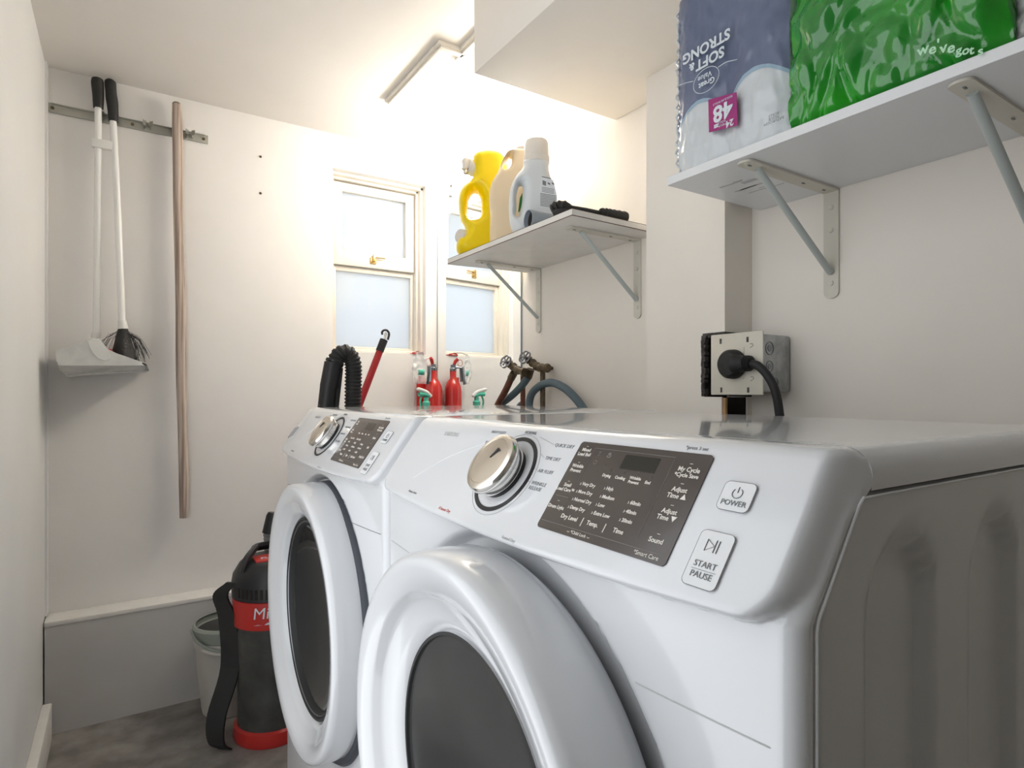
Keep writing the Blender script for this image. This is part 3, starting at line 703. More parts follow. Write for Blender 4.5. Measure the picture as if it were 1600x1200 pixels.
# cream gallon jug
K = 1.782/FPX
cj = thing('liquid_jug', 'cream translucent gallon jug between yellow jug and white detergent bottle', 'jug', (.985, 1.515, SZ))
mt = facing((.985, 1.515, SZ), 33)
out = px_local([(770, 384), (800, 385), (835, 384), (842, 378), (843, 300), (842, 262), (838, 244), (826, 234), (806, 232), (795, 235), (788, 246), (779, 268), (772, 280), (768, 290), (768, 340), (768, 376)], 803, K, SZ)
hole = px_local([(790, 263), (788, 260), (796, 243), (801, 240), (802, 245), (796, 262)], 803, K, SZ)
out = [(x, max(y, 0)) for x, y in out]
bm = inflate_mesh([out, hole], .050, .020, mt); obj('jug_body', bm, M['cream'], cj, 80)
cx, cy = px_local([(818, 233)], 803, K, SZ)[0]
bm = bmn(); add_lathe(bm, [(.012, -.012), (.015, -.004), (.019, -.002), (.019, .012), (.017, .014), (0, .014)], loc(mt, cx, cy, 0), (0, 0, 1), 28); obj('screw_cap', bm, M['capwhite'], cj)
# white detergent bottle
K = 1.655/FPX
dj = thing('detergent_bottle', 'white handled detergent bottle with round cap and printed back label', 'bottle', (.965, 1.375, SZ))
mt = facing((.965, 1.375, SZ), 33)
out = px_local([(812, 371), (840, 372), (866, 371), (875, 352), (877, 322), (873, 296), (866, 276), (862, 258), (861, 247), (823, 247), (820, 259), (811, 270), (803, 285), (799, 306), (799, 332), (803, 355)], 838, K, SZ)
out = [(x, max(y, 0)) for x, y in out]
hole = px_local([(813, 292), (818, 285), (821, 291), (820, 308), (817, 326), (813, 336), (811, 320)], 838, K, SZ)
bm = inflate_mesh([out, hole], .036, .026, mt); obj('bottle_body', bm, M['detwhite'], dj, 80)
cx = px_local([(843, 247)], 838, K, SZ)[0]
bm = bmn(); add_lathe(bm, [(.030, -.004), (.037, -.002), (.037, .014), (.034, .017), (.0345, .02), (.0335, .052), (.030, .060), (.020, .063), (0, .0635)], loc(mt, cx[0]-.001, cx[1]-.004, 0), (0, 0, 1), 40); obj('cap', bm, M['capwhite'], dj, 40)
lb = [px_local([p], 838, K, SZ)[0] for p in ((850, 277), (868, 284), (874, 310), (872, 330), (845, 326), (846, 300))]
bm = bmn(); add_prism(bm, [loc(mt, x, y, .0362) for x, y in lb], loc(mt, 0, 0, .0006)-loc(mt, 0, 0, 0)); lab_o = obj('back_label', bm, M['paper'], dj)
bm = bmn()
def bar(u0, u1, v, h):
    a = px_local([(u0, v)], 838, K, SZ)[0]; b = px_local([(u1, v+1.6+(u1-u0)*.10)], 838, K, SZ)[0]
    add_prism(bm, [loc(mt, a[0], a[1], .0368), loc(mt, b[0], b[1], .0368), loc(mt, b[0], b[1]-h*K, .0368), loc(mt, a[0], a[1]-h*K, .0368)], loc(mt, 0, 0, .0002)-loc(mt, 0, 0, 0))
bar(850, 865, 278, 1.5); bar(851, 856.5, 284, 7)
for u in (859, 865.5): bar(u, u+4, 287, 3)
for k in range(4): bar(850, 869, 294.5+2.2*k, .9)
for k in range(9): bar(847.5, 872, 304+2.3*k, 1.2)
obj('label_print', bm, M['ink'], lab_o)
g_ = [px_local([p], 838, K, SZ)[0] for p in ((816, 298), (820, 290), (820, 305), (816, 320), (813, 322))]
bm = bmn(); add_prism(bm, [loc(mt, x+.001, y, -.0355) for x, y in g_], loc(mt, 0, 0, .001)-loc(mt, 0, 0, 0)); obj('leaf_print', bm, M['green'], dj)
# grey tube
tb = thing('plastic_tube', 'short grey-blue hollow tube lying at the shelf edge', 'tube', (.93, 1.30, SZ))
p0 = Vector((.922, 1.335, SZ+.0265)); dr = Vector((.97, -.12, -.0)).normalized()
p0 = on_plane(825, 341, (.905, 0, 0), (1, 0, 0)); p0.z = SZ+.0262
x_, y_, d_ = frame_of(dr)
bm = bmn(); add_lathe(bm, [(.0262, 0), (.0262, .004), (.0242, .03), (.0225, .075), (.0205, .075), (.022, .03), (.0238, .0), (.0262, 0)], p0, dr, 32)
obj('tube_wall', bm, M['tube'], tb)
bm = bmn(); add_lathe(bm, [(.0236, .012), (0, .012)], p0, dr, 32); obj('dark_inside', bm, M['cavity'], tb)
# black tool / strap
bt = thing('black_hand_tool', 'black folded tool with ribbed grip lying along the near shelf edge', 'tool', (.98, 1.15, SZ))
zt = SZ
def shelfp(u, h, y=None):
    d = ray(u, 300); 
    Y = y; return Vector((d.x/d.y*Y, Y, zt+h))
bm = bmn()
add_tube(bm, spline([shelfp(862, .018, 1.20), shelfp(872, .026, 1.19), shelfp(884, .024, 1.175), shelfp(897, .012, 1.16)], 5), [.011, .016, .014, .017, .019, .014, .018, .016, .015, .017, .014, .013, .012, .012, .011, .010], 12)
add_tube(bm, spline([shelfp(866, .008, 1.185), shelfp(880, .009, 1.165), shelfp(895, .008, 1.16)], 4), .009, 8)
obj('tool_head', bm, M['rubber'], bt)
bm = bmn(); add_tube(bm, [shelfp(890, .020, 1.16), shelfp(915, .018, 1.15), shelfp(945, .016, 1.145)], .0065, 10); obj('tool_shaft', bm, M['black'], bt)
bm = bmn(); pp = spline([shelfp(938, .0165, 1.145), shelfp(955, .0160, 1.140), shelfp(978, .0155, 1.135)], 6); add_tube(bm, pp, [.0125+.0018*(k % 2)+(.001 if k > 2 else 0) for k in range(len(pp))], 14); obj('ribbed_grip', bm, M['rubber'], bt)

# ------------------------------------------------------------------ toilet paper pack and green bag on the long shelf
S2 = 1.4378
tp = thing('toilet_paper_pack', 'navy and clear plastic toilet paper pack standing upside down on shelf', 'toilet paper', (1.03, .695, S2))
Y0, Y1, XF, H = .575, .808, .893, .34
def pack_x(y, z):
    t = (y-(Y0+Y1)/2)/((Y1-Y0)/2); e = 1-abs(t)
    rolls = .006*abs(math.sin((y-Y0)/(Y1-Y0)*math.pi*2))
    x = XF + .010*max(0, .22-e)**1.5*8 - rolls + .012
    x += .008*max(0, .04-z)/.04 + .004*noise.noise(Vector((y*30, z*22, 1.3)))+.0025*noise.noise(Vector((y*90, z*40, 4)))
    return x
def band(y):   # height of the navy/clear boundary
    t = (Y1-y)/(Y1-Y0)   # 0 left, 1 right
    return .085+.030*abs(math.sin(t*math.pi*2.0))+.02*t
ny, nz = 60, 90
def skin(z0f, z1f, lift=0):
    rows = []
    for i in range(nz+1):
        row = []
        for j in range(ny+1):
            y = Y0+(Y1-Y0)*j/ny; z = z0f(y)+(z1f(y)-z0f(y))*i/nz
            row.append((pack_x(y, z)-lift, y, S2+z))
        rows.append(row)
    return rows
bm = bmn(); add_grid(bm, skin(lambda y: 0.0, lambda y: band(y))); 
# sides, back
rw = [[(pack_x(Y1, z*.01), Y1, S2+z*.01), (pack_x(Y1, z*.01)+.02, Y1+.004, S2+z*.01), (XR-.004, Y1+.002, S2+z*.01)] for z in range(0, 35)]
add_grid(bm, rw)
rw = [[(pack_x(Y0, z*.01), Y0, S2+z*.01), (XR-.004, Y0, S2+z*.01)] for z in range(0, 35)]; add_grid(bm, rw)
obj('clear_wrap', bm, M['film'], tp, 80)
bm = bmn(); add_grid(bm, skin(lambda y: band(y), lambda y: H)); add_grid(bm, [[(pack_x(Y0, H), Y0, S2+H), (XR-.004, Y0, S2+H)], [(pack_x(Y1, H), Y1, S2+H), (XR-.004, Y1, S2+H)]]); obj('navy_wrap', bm, M['navy'], tp, 80)
bm = bmn(); add_grid(bm, skin(lambda y: band(y)-.003, lambda y: band(y)+.004, .0005)); obj('pale_border', bm, M['filmtrim'], tp, 80)
bm = bmn()      # heat-sealed crinkled edge on the far side
pts = [Vector((pack_x(Y1, k*.006)-.001+.003*math.sin(k*2.1), Y1+.001+.003*math.sin(k*1.7), S2+k*.006)) for k in range(0, 56)]
add_tube(bm, pts, [.0015+.0012*abs(math.sin(k*1.3)) for k in range(56)], 6); obj('sealed_edge', bm, M['film'], tp, 60)
def tp_at(u, v, lift=.008): return at_x(u, v, XF+.006-lift)
def tp_text(s, size, u, v, bold=0, rot=0):
    p = tp_at(u, v); rt = Vector((0, 1, 0)); up = Vector((0, 0, -1))     # printed upside down
    if rot: q = Matrix.Rotation(R(rot), 3, 'X'); rt = q @ rt; up = q @ up
    return (s, size, p, rt, up, bold, 'CENTER')
obj('printed_words', text_mesh([tp_text('SOFT', .0265, 1109, 91, .0008), tp_text('&', .019, 1081, 104, .0005), tp_text('STRONG', .0265, 1102, 73, .0008),
     tp_text('Great', .0150, 1104, 129, .0003), tp_text('Value', .0140, 1101, 119, .0001)]), M['printwhite'], tp, 20)
bm = bmn(); cc = tp_at(1103, 125, .0085); pts = [cc+Vector((0, math.cos(R(a))*.0285, math.sin(R(a))*.0215)) for a in range(0, 361, 12)]; add_tube(bm, pts, .0006, 5)
add_tube(bm, spline([tp_at(1152, 93, .008), tp_at(1135, 97, .008), tp_at(1122, 105, .008)], 5), .0006, 5); add_tube(bm, spline([tp_at(1083, 127, .008), tp_at(1070, 130, .008), tp_at(1058, 135, .008)], 5), .0006, 5)
obj('oval_outline', bm, M['printwhite'], tp)
bm = bmn(); qs = [tp_at(1151, 144, .010), tp_at(1107, 156, .010), tp_at(1108, 207, .010), tp_at(1153, 196, .010)]; add_prism(bm, qs, (-.0006, 0, 0)); pl = obj('purple_count_label', bm, M['purple'], tp)
L2 = lambda s, size, u, v, b=0: (s, size, tp_at(u, v, .0112), Vector((0, 1, 0)), Vector((0, 0, -1)), b, 'CENTER')
obj('label_numbers', text_mesh([L2('48', .040, 1129, 173, .0012), L2('24', .016, 1140, 192, .0005), L2('=', .016, 1119, 196, .0008), L2('MEGA\nROLLS', .0055, 1128, 193), L2('REGULAR ROLLS', .0055, 1129, 157)]), M['printwhite'], pl, 20)
obj('small_print', text_mesh([(s, .0065, tp_at(1209, v), Vector((0, 1, 0)), Vector((0, 0, -1)), 0, 'CENTER') for s, v in (('BATHROOM', 189), ('TISSUE', 184), ('ROLLS', 179))]), M['ink'], tp, 20)

gb = thing('shopping_bag', 'crumpled bright green plastic shopping bag stuffed full on long shelf', 'bag', (1.03, .43, S2))
rows = []
GY0, GY1 = .285, .572
N1, N2 = 110, 70
for i in range(N2+1):
    z = .30*i/N2; row = []
    for j in range(N1+1):
        s = j/N1; y = GY1-(GY1-GY0)*s
        edge = min(s, 1-s); 
        x = .903+.014*(1-sstep(0, .10, edge))-.012*math.sin(math.pi*min(1, z/.18))
        q = Vector((y*9, z*9, .5)); 
        rdg = abs(noise.noise(q))*.030+abs(noise.noise(q*2.3))*.012+noise.noise(q*6)*.0025+.010*abs(noise.noise(Vector((y*26, z*3, 2))))
        vd = noise.voronoi(Vector((y*11+2*noise.noise(q), z*9, 4)))[0]; cr = min(.5, vd[1]-vd[0]); vd2 = noise.voronoi(Vector((y*30+z*9, z*16-y*8, 9)))[0]
        rdg = -.030*cr+.010*abs(noise.noise(q*2))-.007*min(.6, vd2[1]-vd2[0])+.0012*noise.noise(q*9)+.020
        x += rdg-.010; x = max(x, .8885 if z < .004 else .885)
        x += .012*(1-sstep(0, .02, z))
        row.append((x, y+(.004*noise.noise(Vector((z*20, s*3, 3)))), S2+z))
    rows.append(row)
bm = bmn(); add_grid(bm, rows)
add_grid(bm, [[r[0], (XR-.02, r[0][1], r[0][2])] for r in rows]); add_grid(bm, [[r[-1], (XR-.02, r[-1][1], r[-1][2])] for r in rows])
add_grid(bm, [[rows[-1][j], (XR-.02, rows[-1][j][1], rows[-1][j][2]+.0)] for j in range(N1+1)])
obj('bag_film', bm, M['greenbag'], gb, 80)
tx = []
for s, u, v, rot in (('w', 1442, 78, 0), ('e', 1457, 77, 0), ("'", 1466, 70, 0), ('v', 1474, 75, 0), ('e', 1486, 75, 0), ('g', 1498, 79, 1), ('o', 1509, 79, 1), ('t', 1518, 79, 1), ('s', 1532, 80, 1)):
    p = at_x(u, v, .8835); tx.append((s, .0150 if rot else .0185, p, Vector((0, -1, 0)), Vector((0, 0, 1)), .0004, 'CENTER'))
obj('bag_lettering', text_mesh(tx), M['whitebag'], gb, 20)
sb = bmn(); rows = []
for i in range(25):
    z = .16*i/24; rows.append([(.91+.02*abs(noise.noise(Vector((y*40, z*30, 7))))+.02*abs(y-.235)/.05, y, S2+z) for y in [.285-.1*j/24 for j in range(25)]])
add_grid(sb, rows); o = obj('cloth_bundle', sb, M['stripe'], None, 60, thick=.004); tag(o, 'grey striped cloth bundle right of the green bag on long shelf', 'cloth')

# ------------------------------------------------------------------ dryer outlet on the pier
ob_ = thing('power_outlet', 'cream square dryer outlet plate on a metal box, broken wall around', 'outlet', (1.085, .80, 1.08))
PX = 1.080
q0 = at_x(1192, 516, PX); q1 = at_x(1110.5, 522, PX); oy0, oy1 = q0.y, q1.y; oz0, oz1 = 1.0145, q0.z
bm = bmn(); add_box(bm, PX, PX+.004, oy0, oy1, oz0, oz1, .0018); plt = obj('cover_plate', bm, M['plate'], ob_)
bm = bmn(); add_box(bm, PX+.0035, XR-.004, oy0+.004, oy1-.006, oz0+.006, oz1-.006, .004); bx = obj('junction_box', bm, M['galv'], ob_)
bm = bmn()
for k, (x, z, r) in enumerate([(1.108, 1.110, .014), (1.108, 1.073, .012), (1.128, 1.04, .010)]):
    add_lathe(bm, [(r, 0), (r, .0012), (r-.002, .0012), (r-.002, .0)], (x, oy0+.004, z), (0, -1, 0), 20)
    add_lathe(bm, [(r*.5, 0), (r*.5, .001), (0, .001)], (x, oy0+.004, z), (0, -1, 0), 16)
obj('knockouts', bm, M['dkmetal'], bx)
for (u, v, a) in ((1126, 533, 20), (1168, 530, 20), (1127, 609, 10), (1169, 609, 10)):
    bm = bmn(); p = at_x(u, v, PX); add_box(bm, PX-.0004, PX+.001, p.y-.0026, p.y+.0026, p.z-.006, p.z+.005, .0004, 1); obj('screw_slot', bm, M['raw'], plt)
for (u, v) in ((1176, 540), (1177, 592)):
    bm = bmn(); p = at_x(u, v, PX); add_tube(bm, [(PX-.0001, p.y+.006, p.z+.004), (PX-.0001, p.y, p.z+.004), (PX-.0001, p.y-.001, p.z), (PX-.0001, p.y+.006, p.z-.004)], .0006, 5); obj('plate_mark', bm, M['raw'], plt)
p = at_x(1146, 568, PX); bm = bmn(); add_box(bm, PX-.0015, PX+.001, p.y-.026, p.y+.026, p.z-.033, p.z+.033, .001); obj('receptacle_face', bm, M['plate'], ob_)
pg = thing('dryer_power_cord', 'thick black dryer plug and cord curving down behind the dryer', 'power cord', (1.05, p.y, 1.08))
pc = at_x(1143, 569, PX-.012)
bm = bmn(); add_lathe(bm, [(0, .0005), (.028, .0005), (.031, -.004), (.030, -.018), (.024, -.026), (.012, -.029), (0, -.029)], (PX-.0015, pc.y, pc.z), (1, 0, 0), 32); plug = obj('plug_body', bm, M['rubber'], pg)
c0 = Vector((PX-.016, pc.y, pc.z))
bm = bmn(); pn = [c0+Vector((0, -.012, -.0)), c0+Vector((0, -.028, .0)), c0+Vector((0, -.040, .0)), c0+Vector((0, -.050, -.001))]; add_tube(bm, spline(pn, 4), [.022, .022, .0205, .018, .0165, .0150, .0145, .0165, .0125, .0165, .0125, .016, .0125], 16)
obj('strain_relief', bm, M['rubber'], pg)
cord = [c0+Vector((0, -.048, -.001)), at_x(1185, 572, PX-.018), at_x(1200, 588, PX-.014), at_x(1211, 610, PX-.01), at_x(1217, 640, PX-.006), at_x(1219, 680, PX), at_x(1215, 800, PX+.02), Vector((1.08, .66, .55))]
bm = bmn(); add_tube(bm, spline(cord, 8), .0085, 14); obj('cord', bm, M['rubber'], pg)

# ------------------------------------------------------------------ plumbing in the corner
def valve(name_lab, handle_px, body_px, tail_px, X, hm):
    t = thing('water_valve', name_lab, 'tap', at_x(*body_px[0], X))
    h = at_x(*handle_px, X-.02); b = [at_x(*q, X) for q in body_px]; d = (h-b[0]).normalized()
    bm = bmn()
    dw = (d*.55-FW*.75-RT*.25+Vector((0, 0, .15))).normalized(); x, y, z = frame_of(dw)
    for k in range(6):
        a0 = R(60*k); a1 = R(60*k+60)
        pts = [h+(x*math.cos(a0+(a1-a0)*q/4)+y*math.sin(a0+(a1-a0)*q/4))*(.019+.0025*math.sin(math.pi*q/4)) for q in range(5)]
        add_tube(bm, pts, .0032, 8, False); add_tube(bm, [h, h+(x*math.cos(a0)+y*math.sin(a0))*.019], .0026, 6)
    add_lathe(bm, [(0, .005), (.005, .004), (.006, -.003), (.004, -.008)], h, dw, 12); obj('wheel_handle', bm, hm, t)
    bm = bmn(); add_tube(bm, [h-d*.004, h-d*.016], .0045, 10)
    pts = spline([h-d*.012]+b, 5); add_tube(bm, pts, [.0105+.004*((k//2) % 2) for k in range(len(pts))], 12)
    obj('valve_body', bm, M['oldbrass'], t)
    tl = [at_x(*q, X) for q in tail_px]; bm = bmn(); add_tube(bm, tl, [.013]*len(tl), 8); obj('hose_nut', bm, M['oldbrass'], t)
    return t
VX = 1.125
valve('left corroded brass water valve with wheel handle, above reddish pipe', (790, 565), [(800, 571), (808, 578), (820, 582)], [(803, 583), (798, 592)], VX-.03, M['dkmetal'])
valve('right corroded brass water valve with wheel handle, above blue hose', (820, 558), [(830, 565), (838, 572), (848, 575), (858, 575)], [(829, 577), (825, 590)], VX, M['dkmetal'])
bm = bmn(); P_ = lambda u, v, X=VX: at_x(u, v, X)
def pipe(pts, r, m, lab, name='water_pipe', cat='pipe', n=8):
    bm = bmn(); add_tube(bm, spline(pts, n), r, 14); return tag(obj(name, bm, m), lab, cat)
pipe([P_(800, 588, VX-.03), P_(790, 610, VX-.03), P_(776, 636, VX-.03), P_(755, 680, VX-.04), P_(745, 720, VX-.05)], .0115, M['rust'], 'reddish brown hose slanting down left from the left valve', 'water_hose', 'hose')
pipe([P_(826, 588), P_(815, 603), P_(800, 618), P_(780, 634), P_(765, 650, VX-.02), P_(750, 690, VX-.03)], .0125, M['hoseblue'], 'blue-grey hose slanting down left from the right valve', 'water_hose', 'hose')
pipe([P_(817, 584, VX+.01), P_(817, 600, VX+.01), P_(817, 640, VX+.01), P_(817, 760, VX+.01)], .0085, M['rust'], 'thin rusty vertical pipe below the two valves')
pipe([P_(848, 572, VX+.02), P_(848, 600, VX+.02), P_(848, 640, VX+.02), P_(848, 760, VX+.02)], .0085, M['oldbrass'], 'dark brown vertical pipe, nearest the pier, behind arched hose')
# wall fixing of the pipe
fx = bmn(); c = P_(848, 575, VX+.02); add_box(fx, c.x-.014, c.x+.014, c.y-.014, c.y+.014, c.z-.012, c.z+.010, .003); add_tube(fx, [c+Vector((.01, -.0, 0)), (XR, c.y-.0, c.z)], .006, 8); add_tube(fx, [c+Vector((0, -.01, .0)), c+Vector((0, -.035, .003))], .005, 8)
tag(obj('pipe_elbow', fx, M['oldbrass']), 'dark pipe elbow fixing the brown pipe to the right wall', 'pipe fitting')
pipe([P_(826, 650), P_(829, 620), P_(842, 604), P_(861, 598), P_(880, 605), P_(897, 620), P_(912, 640), P_(925, 670), P_(935, 740)], .0125, M['hoseblue'], 'blue-grey hose arching like a hoop behind the washer', 'water_hose', 'hose')

# ------------------------------------------------------------------ extinguisher, bag, spray bottle in the back corner
EX, EY = 1.088, 2.275
ex = thing('fire_extinguisher', 'small red fire extinguisher hanging in the corner beside the mirror', 'fire extinguisher', (EX, EY, .74))
bm = bmn(); add_lathe(bm, [(0, 0), (.030, 0), (.036, .008), (.037, .02), (.037, .285), (.034, .305), (.025, .325), (.014, .338), (.0135, .375), (0, .375)], (EX, EY, .74), (0, 0, 1), 36); obj('cylinder', bm, M['extred'], ex, 50)
zt = .74+.375
bm = bmn(); add_lathe(bm, [(.0145, -.004), (.0145, .006), (.011, .010), (.011, .022), (0, .022)], (EX, EY, zt), (0, 0, 1), 18); add_tube(bm, [(EX-.01, EY-.006, zt+.012), (EX-.028, EY-.02, zt+.010), (EX-.031, EY-.022, zt-.05)], [.006, .009, .009], 8); vb = obj('valve_head', bm, M['dkmetal'], ex)
bm = bmn(); add_box(bm, -.006, .006, -.002, .002, -.075, .0, .001); bmesh.ops.transform(bm, matrix=Matrix.Translation((EX-.030, EY-.028, zt+.012)) @ Matrix.Rotation(R(8), 4, 'Y'), verts=bm.verts); obj('hanging_lever', bm, M['dkmetal'], ex)
bm = bmn(); add_tube(bm, [(EX-.004, EY, zt+.02), (EX-.010, EY-.004, zt+.038), (EX-.018, EY-.01, zt+.048)], [.006, .008, .006], 10); obj('grip', bm, M['red'], ex)
bm = bmn(); cc = Vector((EX-.028, EY-.012, zt+.030)); add_tube(bm, [cc+Vector((math.cos(R(a))*.013, 0, math.sin(R(a))*.014)) for a in range(0, 361, 20)], .0012, 6); obj('pull_ring', bm, M['red'], ex)
bm = bmn(); add_box(bm, EX-.058, EX-.02, EY+.034, EY+.040, .84, zt-.03, .002); add_box(bm, EX-.05, EX-.03, EY+.036, YB-.0005, .86, zt-.05); obj('wall_bracket', bm, M['extred'], ex)
# plastic bag hanging left of it
bg_ = thing('plastic_bag', 'clear crumpled plastic bag with green print hanging beside the extinguisher', 'bag', (1.035, 2.26, 1.18))
bm = bmn(); rows = []
bgx = -.012
for i in range(19):
    z = 1.185-.13*i/18; w_ = .008+.030*math.sin(math.pi*(i+1)/22)
    rows.append([(1.033+bgx+(j/8-.5)*w_*1.6, 2.262+.012*noise.noise(Vector((j*.6, i*.4, 2)))+(j/8-.5)*-.02, z) for j in range(9)])
add_grid(bm, rows); obj('bag_film', bm, M['clearbag'], bg_, 80, thick=.0008)
bm = bmn(); rows2 = [[(p[0], p[1]-.002, p[2]) for p in r[3:7]] for r in rows[10:14]]; add_grid(bm, rows2); obj('green_print', bm, M['mint'], bg_, 80, thick=.0006)
bm = bmn(); add_tube(bm, [(1.021, 2.262, 1.18), (1.03, 2.29, 1.19), (1.04, YB, 1.192)], .002, 6); obj('hanging_string', bm, M['rail'], bg_)
# hidden narrow shelf behind the washer carrying the spray bottle
bm = bmn(); add_box(bm, .86, 1.13, 2.14, YB, .715, .733, .002); tag(obj('storage_ledge', bm, M['melamine_old']), 'narrow white board behind the washer carrying the spray bottle', 'shelf')
sp = thing('spray_bottle', 'clear spray bottle with green and white trigger, behind the washer', 'spray bottle', (1.02, 2.20, .733))
bx_, by_ = 1.02, 2.20
bm = bmn(); add_lathe(bm, [(0, 0), (.034, 0), (.036, .01), (.036, .12), (.030, .16), (.016, .20), (.013, .225)], (bx_, by_, .7335), (0, 0, 1), 24); obj('bottle', bm, M['detwhite'], sp)
bm = bmn(); add_lathe(bm, [(.016, .0), (.016, .025), (.010, .03), (.010, .045)], (bx_, by_, .955), (0, 0, 1), 20); add_tube(bm, spline([(bx_+.012, by_, 1.005), (bx_-.01, by_-.004, 1.012), (bx_-.035, by_-.01, 1.012)], 4), .009, 10); add_tube(bm, spline([(bx_-.022, by_-.006, 1.006), (bx_-.03, by_-.008, .985), (bx_-.028, by_-.008, .965)], 4), .004, 8); obj('trigger_head', bm, M['mint'], sp)
bm = bmn(); add_tube(bm, spline([(bx_+.02, by_, 1.003), (bx_-.0, by_-.003, 1.020), (bx_-.03, by_-.009, 1.030), (bx_-.046, by_-.013, 1.033)], 5), [.008]*14+[.005]*2, 10); obj('spray_top', bm, M['white'], sp)
# red scrap on the window sill
bm = bmn(); add_box(bm, 1.02, 1.07, YB-.006, YB+.03, WZ0+.0005, WZ0+.004, .001); add_tube(bm, [(1.02, YB+.0, WZ0+.006), (1.04, YB-.002, WZ0+.010), (1.065, YB, WZ0+.005)], .003, 6)
tag(obj('torn_packet', bm, M['red']), 'small torn red packet lying at the right end of the sill', 'packet')

# ------------------------------------------------------------------ vacuum wand, hose and red pole behind the washer
hw = thing('vacuum_hose', 'black vacuum wand with ribbed hose looping over beside the red pole', 'vacuum hose', (.52, 1.80, 0))
YH = 1.80; hp = lambda u, v, y=YH: at_y(u, v, y)
top, bot = hp(521, 567), hp(510, 640); low = top+(bot-top)*3.6
bm = bmn(); pts = [low, bot+(low-bot)*.1, hp(513, 606), hp(514, 604), hp(521, 567)]
add_tube(bm, pts, [.0245, .0245, .0245, .0265, .0265], 24); obj('wand', bm, M['black'], hw, 40)
bm = bmn(); add_tube(bm, [hp(522, 568), hp(523.5, 565)], [.0275, .0275], 24); obj('wand_collar', bm, M['black'], hw)
bm = bmn(); a_, b_ = hp(531, 575, YH-.0), hp(524, 638); add_tube(bm, [b_+(b_-a_)*1.5, a_], .010, 12); obj('spring_clip', bm, M['black'], hw)
pts = spline([hp(524, 566), hp(529, 556), hp(538, 551), hp(547, 556), hp(552, 572), hp(552, 600), hp(551.5, 640), hp(551, 700), hp(548, 800), Vector((.60, 1.80, .30))], 22)
bm = bmn(); acc = 0; rr = []
# resample evenly for regular ribs
ev = [pts[0]]; st = .0018
for p in pts[1:]:
    while (p-ev[-1]).length >= st: ev.append(ev[-1]+(p-ev[-1]).normalized()*st)
rr = [.0225+.0032*(1 if (k % 6) < 3 else 0)+.0 for k in range(len(ev))]
add_tube(bm, ev, rr, 20); obj('ribbed_hose', bm, M['rubber'], hw, 20)
rp = thing('mop_pole', 'red metal pole with black end cap and hanging hook, leaning', 'pole', (.6, 1.95, 0))
YP = 2.08; pp = lambda u, v: at_y(u, v, YP)
a_, b_ = pp(594, 547), pp(560, 636); low = a_+(b_-a_)*((a_.z-.34)/(a_.z-b_.z))
bm = bmn(); add_tube(bm, [low, a_], .0125, 20); obj('pole_tube', bm, M['polered'], rp)
bm = bmn(); add_tube(bm, [pp(593, 549), pp(600, 531)], .0145, 20); obj('end_cap', bm, M['black'], rp)
bm = bmn(); add_tube(bm, [pp(600, 532), pp(604, 520)], .0065, 12); obj('hook_shank', bm, M['chrome'], rp)
bm = bmn(); add_tube(bm, spline([pp(606, 531), pp(608, 522), pp(605, 516.5), pp(600, 516), pp(597, 519), pp(597.5, 523)], 5), .004, 10); obj('hanging_hook', bm, M['black'], rp)

# ------------------------------------------------------------------ tool rail, broom, dustpan, stick
RY = YB
ra, rb = at_y(74, 168.5, RY), at_y(325, 218, RY)
RZ = (ra.z+rb.z)/2
rl = thing('tool_rail', 'long grey metal tool rail with spring clips screwed to back wall', 'tool rack', ((ra.x+rb.x)/2, RY, RZ))
bm = bmn(); add_box(bm, ra.x, rb.x, RY-.003, RY, RZ-.015, RZ+.015, .001); 
for s in (-1, 1): add_box(bm, ra.x+.01, rb.x-.01, RY-.006, RY-.002, RZ+s*.0135-.002, RZ+s*.0135+.002, .001)
obj('rail_strip', bm, M['rail'], rl)
for u in (82, 207, 318):
    c = at_y(u, 0, RY); bm = bmn(); add_lathe(bm, [(.005, 0), (.0045, .003), (.001, .0032), (0, .002)], (c.x, RY-.003, RZ), (0, -1, 0), 12); obj('rail_screw', bm, M['oldbrass'], rl)
for u in (166, 231, 276, 297):
    c = at_y(u, 0, RY-.02); x = c.x; bm = bmn()
    add_box(bm, x-.010, x+.010, RY-.006, RY-.003, RZ-.012, RZ+.014, .0008)
    for s in (-1, 1):
        add_prism(bm, [(x+s*.009, RY-.005, RZ-.008), (x+s*.0045, RY-.020, RZ-.006), (x+s*.0045, RY-.020, RZ+.012), (x+s*.009, RY-.005, RZ+.014)], (s*.0015, 0, 0))
        add_prism(bm, [(x+s*.0045, RY-.020, RZ-.004), (x+s*.013, RY-.031, RZ-.002), (x+s*.013, RY-.031, RZ+.013), (x+s*.0045, RY-.020, RZ+.014)], (s*.0015, 0, 0))
    add_tube(bm, [(x-.008, RY-.012, RZ+.003), (x+.008, RY-.012, RZ+.003)], .002, 8)
    obj('spring_clip', bm, M['rail'], rl)
TY = RY-.035
q = lambda u, v, y=TY: at_y(u, v, y)
dp = thing('lobby_dustpan', 'white long-handled dustpan hanging from rail, left of the broom handle', 'dustpan', q(151, 560))
bm = bmn(); add_tube(bm, [q(150.5, 522), q(153, 300), q(153.5, 165)], .0098, 20); obj('handle_tube', bm, M['pole'], dp)
bm = bmn(); g = [q(153.6, 169), q(153.5, 150), q(152.5, 132), q(152.3, 125), q(152.2, 121.5)]; add_tube(bm, spline(g, 4), [.0135, .0142, .0148, .0152, .0156, .016, .0165, .017, .0172, .0172, .017, .0165, .016, .0155, .014, .011, .006], 20); obj('grip', bm, M['rubber'], dp, 50)
bm = bmn(); add_tube(bm, [q(150.3, 528), q(150.5, 520)], [.0135, .0125], 20); obj('handle_socket', bm, M['white'], dp)
